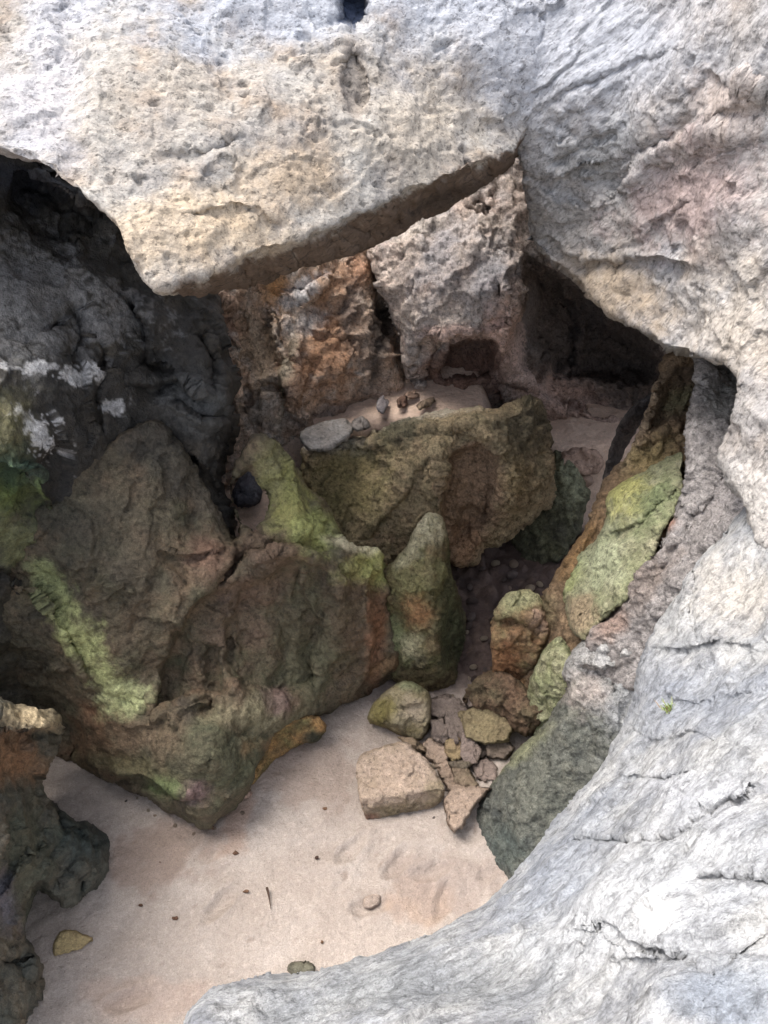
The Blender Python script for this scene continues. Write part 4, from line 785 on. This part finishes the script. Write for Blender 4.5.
z = ground_height(x, y) + np.where(near, dd, 0)
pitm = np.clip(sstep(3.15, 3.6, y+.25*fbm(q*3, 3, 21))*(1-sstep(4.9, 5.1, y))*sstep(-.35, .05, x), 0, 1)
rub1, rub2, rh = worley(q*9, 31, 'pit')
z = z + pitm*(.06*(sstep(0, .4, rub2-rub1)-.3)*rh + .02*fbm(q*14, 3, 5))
V = np.stack([x, y, z], -1)
nx, ny = len(xs), len(ys)
I = np.arange(nx*ny).reshape(ny, nx)
quads = np.stack([I[:-1, :-1].ravel(), I[:-1, 1:].ravel(), I[1:, 1:].ravel(), I[1:, :-1].ravel()], -1)
col = blend(V, [((178, 163, 150), 1.4), ((166, 150, 137), .9), ((186, 172, 160), .8)], 3, 1.6)
def wpaint(col, cx, cy, rx, ry, c, s, nz=.8, sc=5, k=0):
    r = np.hypot((x-cx)/rx, (y-cy)/ry); n = fbm(q*sc, 4, 700+k, .6)
    m = s*sstep(-.25, .35, 1-r+nz*n); return col + m[:, None]*(srgb(c)-col)
def at_ground(px, py, z=0):
    return P3(np.array([px]), np.array([py]), np.array([depth(px, py, 'z', z)]))[0]
for k, (px, py, rx, ry, c, s) in enumerate([(165, 850, .34, .2, (152, 130, 115), .7), (300, 770, .45, .25, (152, 132, 118), .6), (420, 900, .2, .12, (172, 144, 122), .6), (240, 790, .1, .4, (180, 148, 126), .6), (150, 1000, .3, .12, (180, 152, 134), .4), (370, 1000, .5, .1, (160, 128, 106), .8), (450, 880, .35, .2, (158, 140, 128), .6)]):
    p = at_ground(px, py); col = wpaint(col, p[0], p[1], rx, ry, c, s, 1.0, 5, k)
dry_lit = np.maximum(sstep(4.4, 5.2, y), sstep(3.7, 3.9, y)*(1-sstep(-.7, -.5, x)))[:, None]; col = col + dry_lit*(srgb((214, 186, 164))-col)  # pale dry sand, plus brightness of lit sand put into the colour
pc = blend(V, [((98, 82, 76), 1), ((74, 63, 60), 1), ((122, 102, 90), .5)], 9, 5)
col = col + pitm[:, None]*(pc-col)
fl = np.clip(sstep(.5, .75, fbm(q*16, 2, 41)), 0, 1)*.5*sstep(-.2, .3, fbm(q*2, 2, 43))
col = col + fl[:, None]*(srgb((110, 84, 66))-col)
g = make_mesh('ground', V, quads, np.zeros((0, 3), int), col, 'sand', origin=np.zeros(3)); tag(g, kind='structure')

# ------------------------------------------------------------------ twigs, plants
def tube(name, pts, r, mat, c, taper=True):
    n = 6; V = []; Q = []
    for i, p in enumerate(pts):
        t = i/(len(pts)-1); rr = r*((1-t)*.8+.2 if taper else 1)
        for k in range(n):
            a = 2*math.pi*k/n; V.append((p[0]+rr*math.cos(a), p[1]+rr*math.sin(a)*.5, p[2]+rr*math.sin(a)))
        if i:
            for k in range(n): Q.append(((i-1)*n+k, (i-1)*n+(k+1) % n, i*n+(k+1) % n, i*n+k))
    V = np.array(V); Q.append((0, 1, 2, 3)); 
    return make_mesh(name, V, np.array(Q), np.zeros((0, 3), int), np.tile(srgb(c), (len(V), 1)), mat)
a = at_ground(267, 888, .03); b = at_ground(269, 897, .03); c_ = at_ground(271, 909, .02)
tag(tube('twig', [a, b, c_], .008, 'plant', (74, 56, 44)), 'thin dark twig lying on the open sand', 'twig')

# grass tuft on the foreground ledge
dg = bpy.context.evaluated_depsgraph_get()
def hit(px, py):
    d = P3(np.array([px]), np.array([py]), np.array([1.0]))[0]-CAM
    ok, loc, nor, i, ob, mt = bpy.context.scene.ray_cast(dg, CAM.tolist(), d.tolist())
    return np.array(loc), np.array(nor)
dg.update()
loc, nor = hit(670, 710)
r = random.Random(5); V = []; T = []; cols = []
for k in range(90):
    ang = r.uniform(0, 6.283); L = r.uniform(.015, .045); lean = r.uniform(.2, 1.0)
    bx = loc + np.array([r.gauss(0, .014), r.gauss(0, .012), 0]) - nor*.004
    dr = nor*1.0 + np.array([math.cos(ang), math.sin(ang), 0])*lean; dr /= np.linalg.norm(dr)
    sd = np.cross(dr, nor); sd = sd/(np.linalg.norm(sd)+1e-6)*.0016
    i = len(V); V += [bx-sd, bx+sd, bx+dr*L*.6+sd*.7, bx+dr*L*.6-sd*.7, bx+dr*L-np.array([0, 0, L*.25*lean])]
    T += [(i, i+1, i+2), (i, i+2, i+3), (i+3, i+2, i+4)]
    cc = srgb(r.choice([(128, 152, 74), (112, 140, 62), (158, 166, 96), (150, 120, 80)])); cols += [cc]*5
tag(make_mesh('grass_tuft', np.array(V), np.zeros((0, 4), int), np.array(T), np.array(cols), 'plant'), 'small bright green grass tuft growing from a crack in the foreground ledge', 'grass')

# loose pebbles among the rubble, in the pit and along the rock feet
r = random.Random(21)
def pebble_mesh(name, R_, c):
    bm = bmesh.new(); bmesh.ops.create_icosphere(bm, subdivisions=2, radius=1)
    V = np.array([v.co[:] for v in bm.verts]); T = np.array([[v.index for v in f.verts] for f in bm.faces]); bm.free()
    s_ = r.random()*50; V = V*(1+.28*fbm(V*1.1+s_, 3, 5)[:, None])*np.array([1, r.uniform(.6, .95), r.uniform(.4, .65)])*R_
    return make_mesh(name, V, np.zeros((0, 4), int), T, np.tile(srgb(c), (len(V), 1)), 'stone')
protos = [pebble_mesh('pebble', 1.0, c) for c in ((150, 128, 108), (118, 104, 98), (164, 146, 124), (96, 82, 76))]
first = [True]*4
def put_pebble(px, py, z, R_, lab, grp, cat='pebble'):
    k = r.randrange(4); pr = protos[k]
    o = pr if first[k] else pr.copy()
    if not first[k]: C.objects.link(o)
    first[k] = False
    loc = at_ground(px, py, z); gz = float(ground_height(np.array([loc[0]]), np.array([loc[1]]))[0])
    loc = at_ground(px, py, gz+.01)
    o.location = (loc[0], loc[1], gz+R_*.22); o.rotation_euler = (0, 0, r.uniform(0, 6.3)); o.scale = (R_, R_, R_)
    tag(o, lab, cat, grp)
for k in range(46):
    put_pebble(r.gauss(462, 24), r.gauss(752, 26), 0, r.uniform(.012, .032), 'small loose pebble lying among the stones of the little rubble pile', 'loose pebbles in the rubble pile')
for k in range(40):
    put_pebble(r.uniform(466, 540), r.uniform(565, 690), .08, r.uniform(.02, .05), 'dull pebble on the dark floor of the pit', 'pebbles on the dark pit floor')
for k in range(10):
    t = r.random(); put_pebble(120+t*130+r.gauss(0, 6), 800+28*math.sin(t*2.6)+r.gauss(0, 5), 0, r.uniform(.006, .016), 'tiny pebble on the sand at the foot of the mossy wall', 'tiny pebbles at the wall foot')

# scraps of bark and seaweed on the sand
r = random.Random(9)
for k, (px, py, s) in enumerate([(62+150, 828, .03), (236, 853, .025), (246, 891, .02), (160, 863, .015), (175, 918, .02), (325, 809, .022), (317, 857, .018), (141, 905, .015), (322, 942, .015)]):
    p = at_ground(px, py, .012); n = 7; vv = []
    for j in range(n):
        t = 6.283*j/n; q_ = r.uniform(.5, 1); vv.append(p+np.array([s*q_*math.cos(t), s*.6*q_*math.sin(t), r.uniform(0, .008)]))
    vv = vv + [v+np.array([0, 0, -.012]) for v in vv] ; V = np.array(vv+[p+np.array([0, 0, .008]), p-np.array([0, 0, .012])])
    T = [(j, (j+1) % n, 2*n) for j in range(n)]+[((j+1) % n, j, n+j) for j in range(n)]+[((j+1) % n, n+j, n+(j+1) % n) for j in range(n)]
    tag(make_mesh('bark_scrap', V, np.zeros((0, 4), int), np.array(T), np.tile(srgb(r.choice([(92, 64, 46), (70, 50, 40), (110, 80, 58)])), (len(V), 1)), 'plant', smooth=False),
        'tiny dark scrap of bark scattered on the open sand', 'bark scrap', 'dark bark scraps on the sand')

# ------------------------------------------------------------------ camera, light
cam = bpy.data.cameras.new('camera'); co = bpy.data.objects.new('camera', cam); C.objects.link(co)
co.location = CAM.tolist(); co.rotation_euler = (math.radians(90-40), 0, 0)
cam.sensor_fit = 'VERTICAL'; cam.sensor_height = 24; cam.sensor_width = 18; cam.lens = 24*F/1024; cam.clip_start = .05; cam.clip_end = 1000
sc = bpy.context.scene; sc.camera = co
SUN_EL, SUN_AZ = 66, -70       # azimuth measured from +Y towards +X
w = bpy.data.worlds.new('World'); sc.world = w; w.use_nodes = True
nt = w.node_tree; bg = nt.nodes['Background']; sky = nt.nodes.new('ShaderNodeTexSky'); sky.sky_type = 'NISHITA'; sky.sun_disc = False
sky.sun_elevation = math.radians(SUN_EL); sky.sun_rotation = math.radians(SUN_AZ); sky.dust_density = 3.0; sky.air_density = 0.8; sky.ozone_density = 0.6
hs = nt.nodes.new('ShaderNodeHueSaturation'); hs.inputs['Saturation'].default_value = .5
nt.links.new(sky.outputs[0], hs.inputs['Color']); nt.links.new(hs.outputs[0], bg.inputs[0]); bg.inputs[1].default_value = 0.15
sl = bpy.data.lights.new('sun', 'SUN'); so = bpy.data.objects.new('sun', sl); C.objects.link(so)
sl.energy = 1.4; sl.angle = math.radians(36); sl.color = (1, .975, .94)
el, az = math.radians(SUN_EL), math.radians(SUN_AZ)
from mathutils import Vector
dirv = Vector((math.cos(el)*math.sin(az), math.cos(el)*math.cos(az), math.sin(el)))
so.rotation_euler = dirv.to_track_quat('Z', 'Y').to_euler(); so.location = (0, 0, 12)
vs = sc.view_settings; vs.view_transform = 'Standard'; vs.look = 'None'; vs.gamma = 1; vs.exposure = 1.62
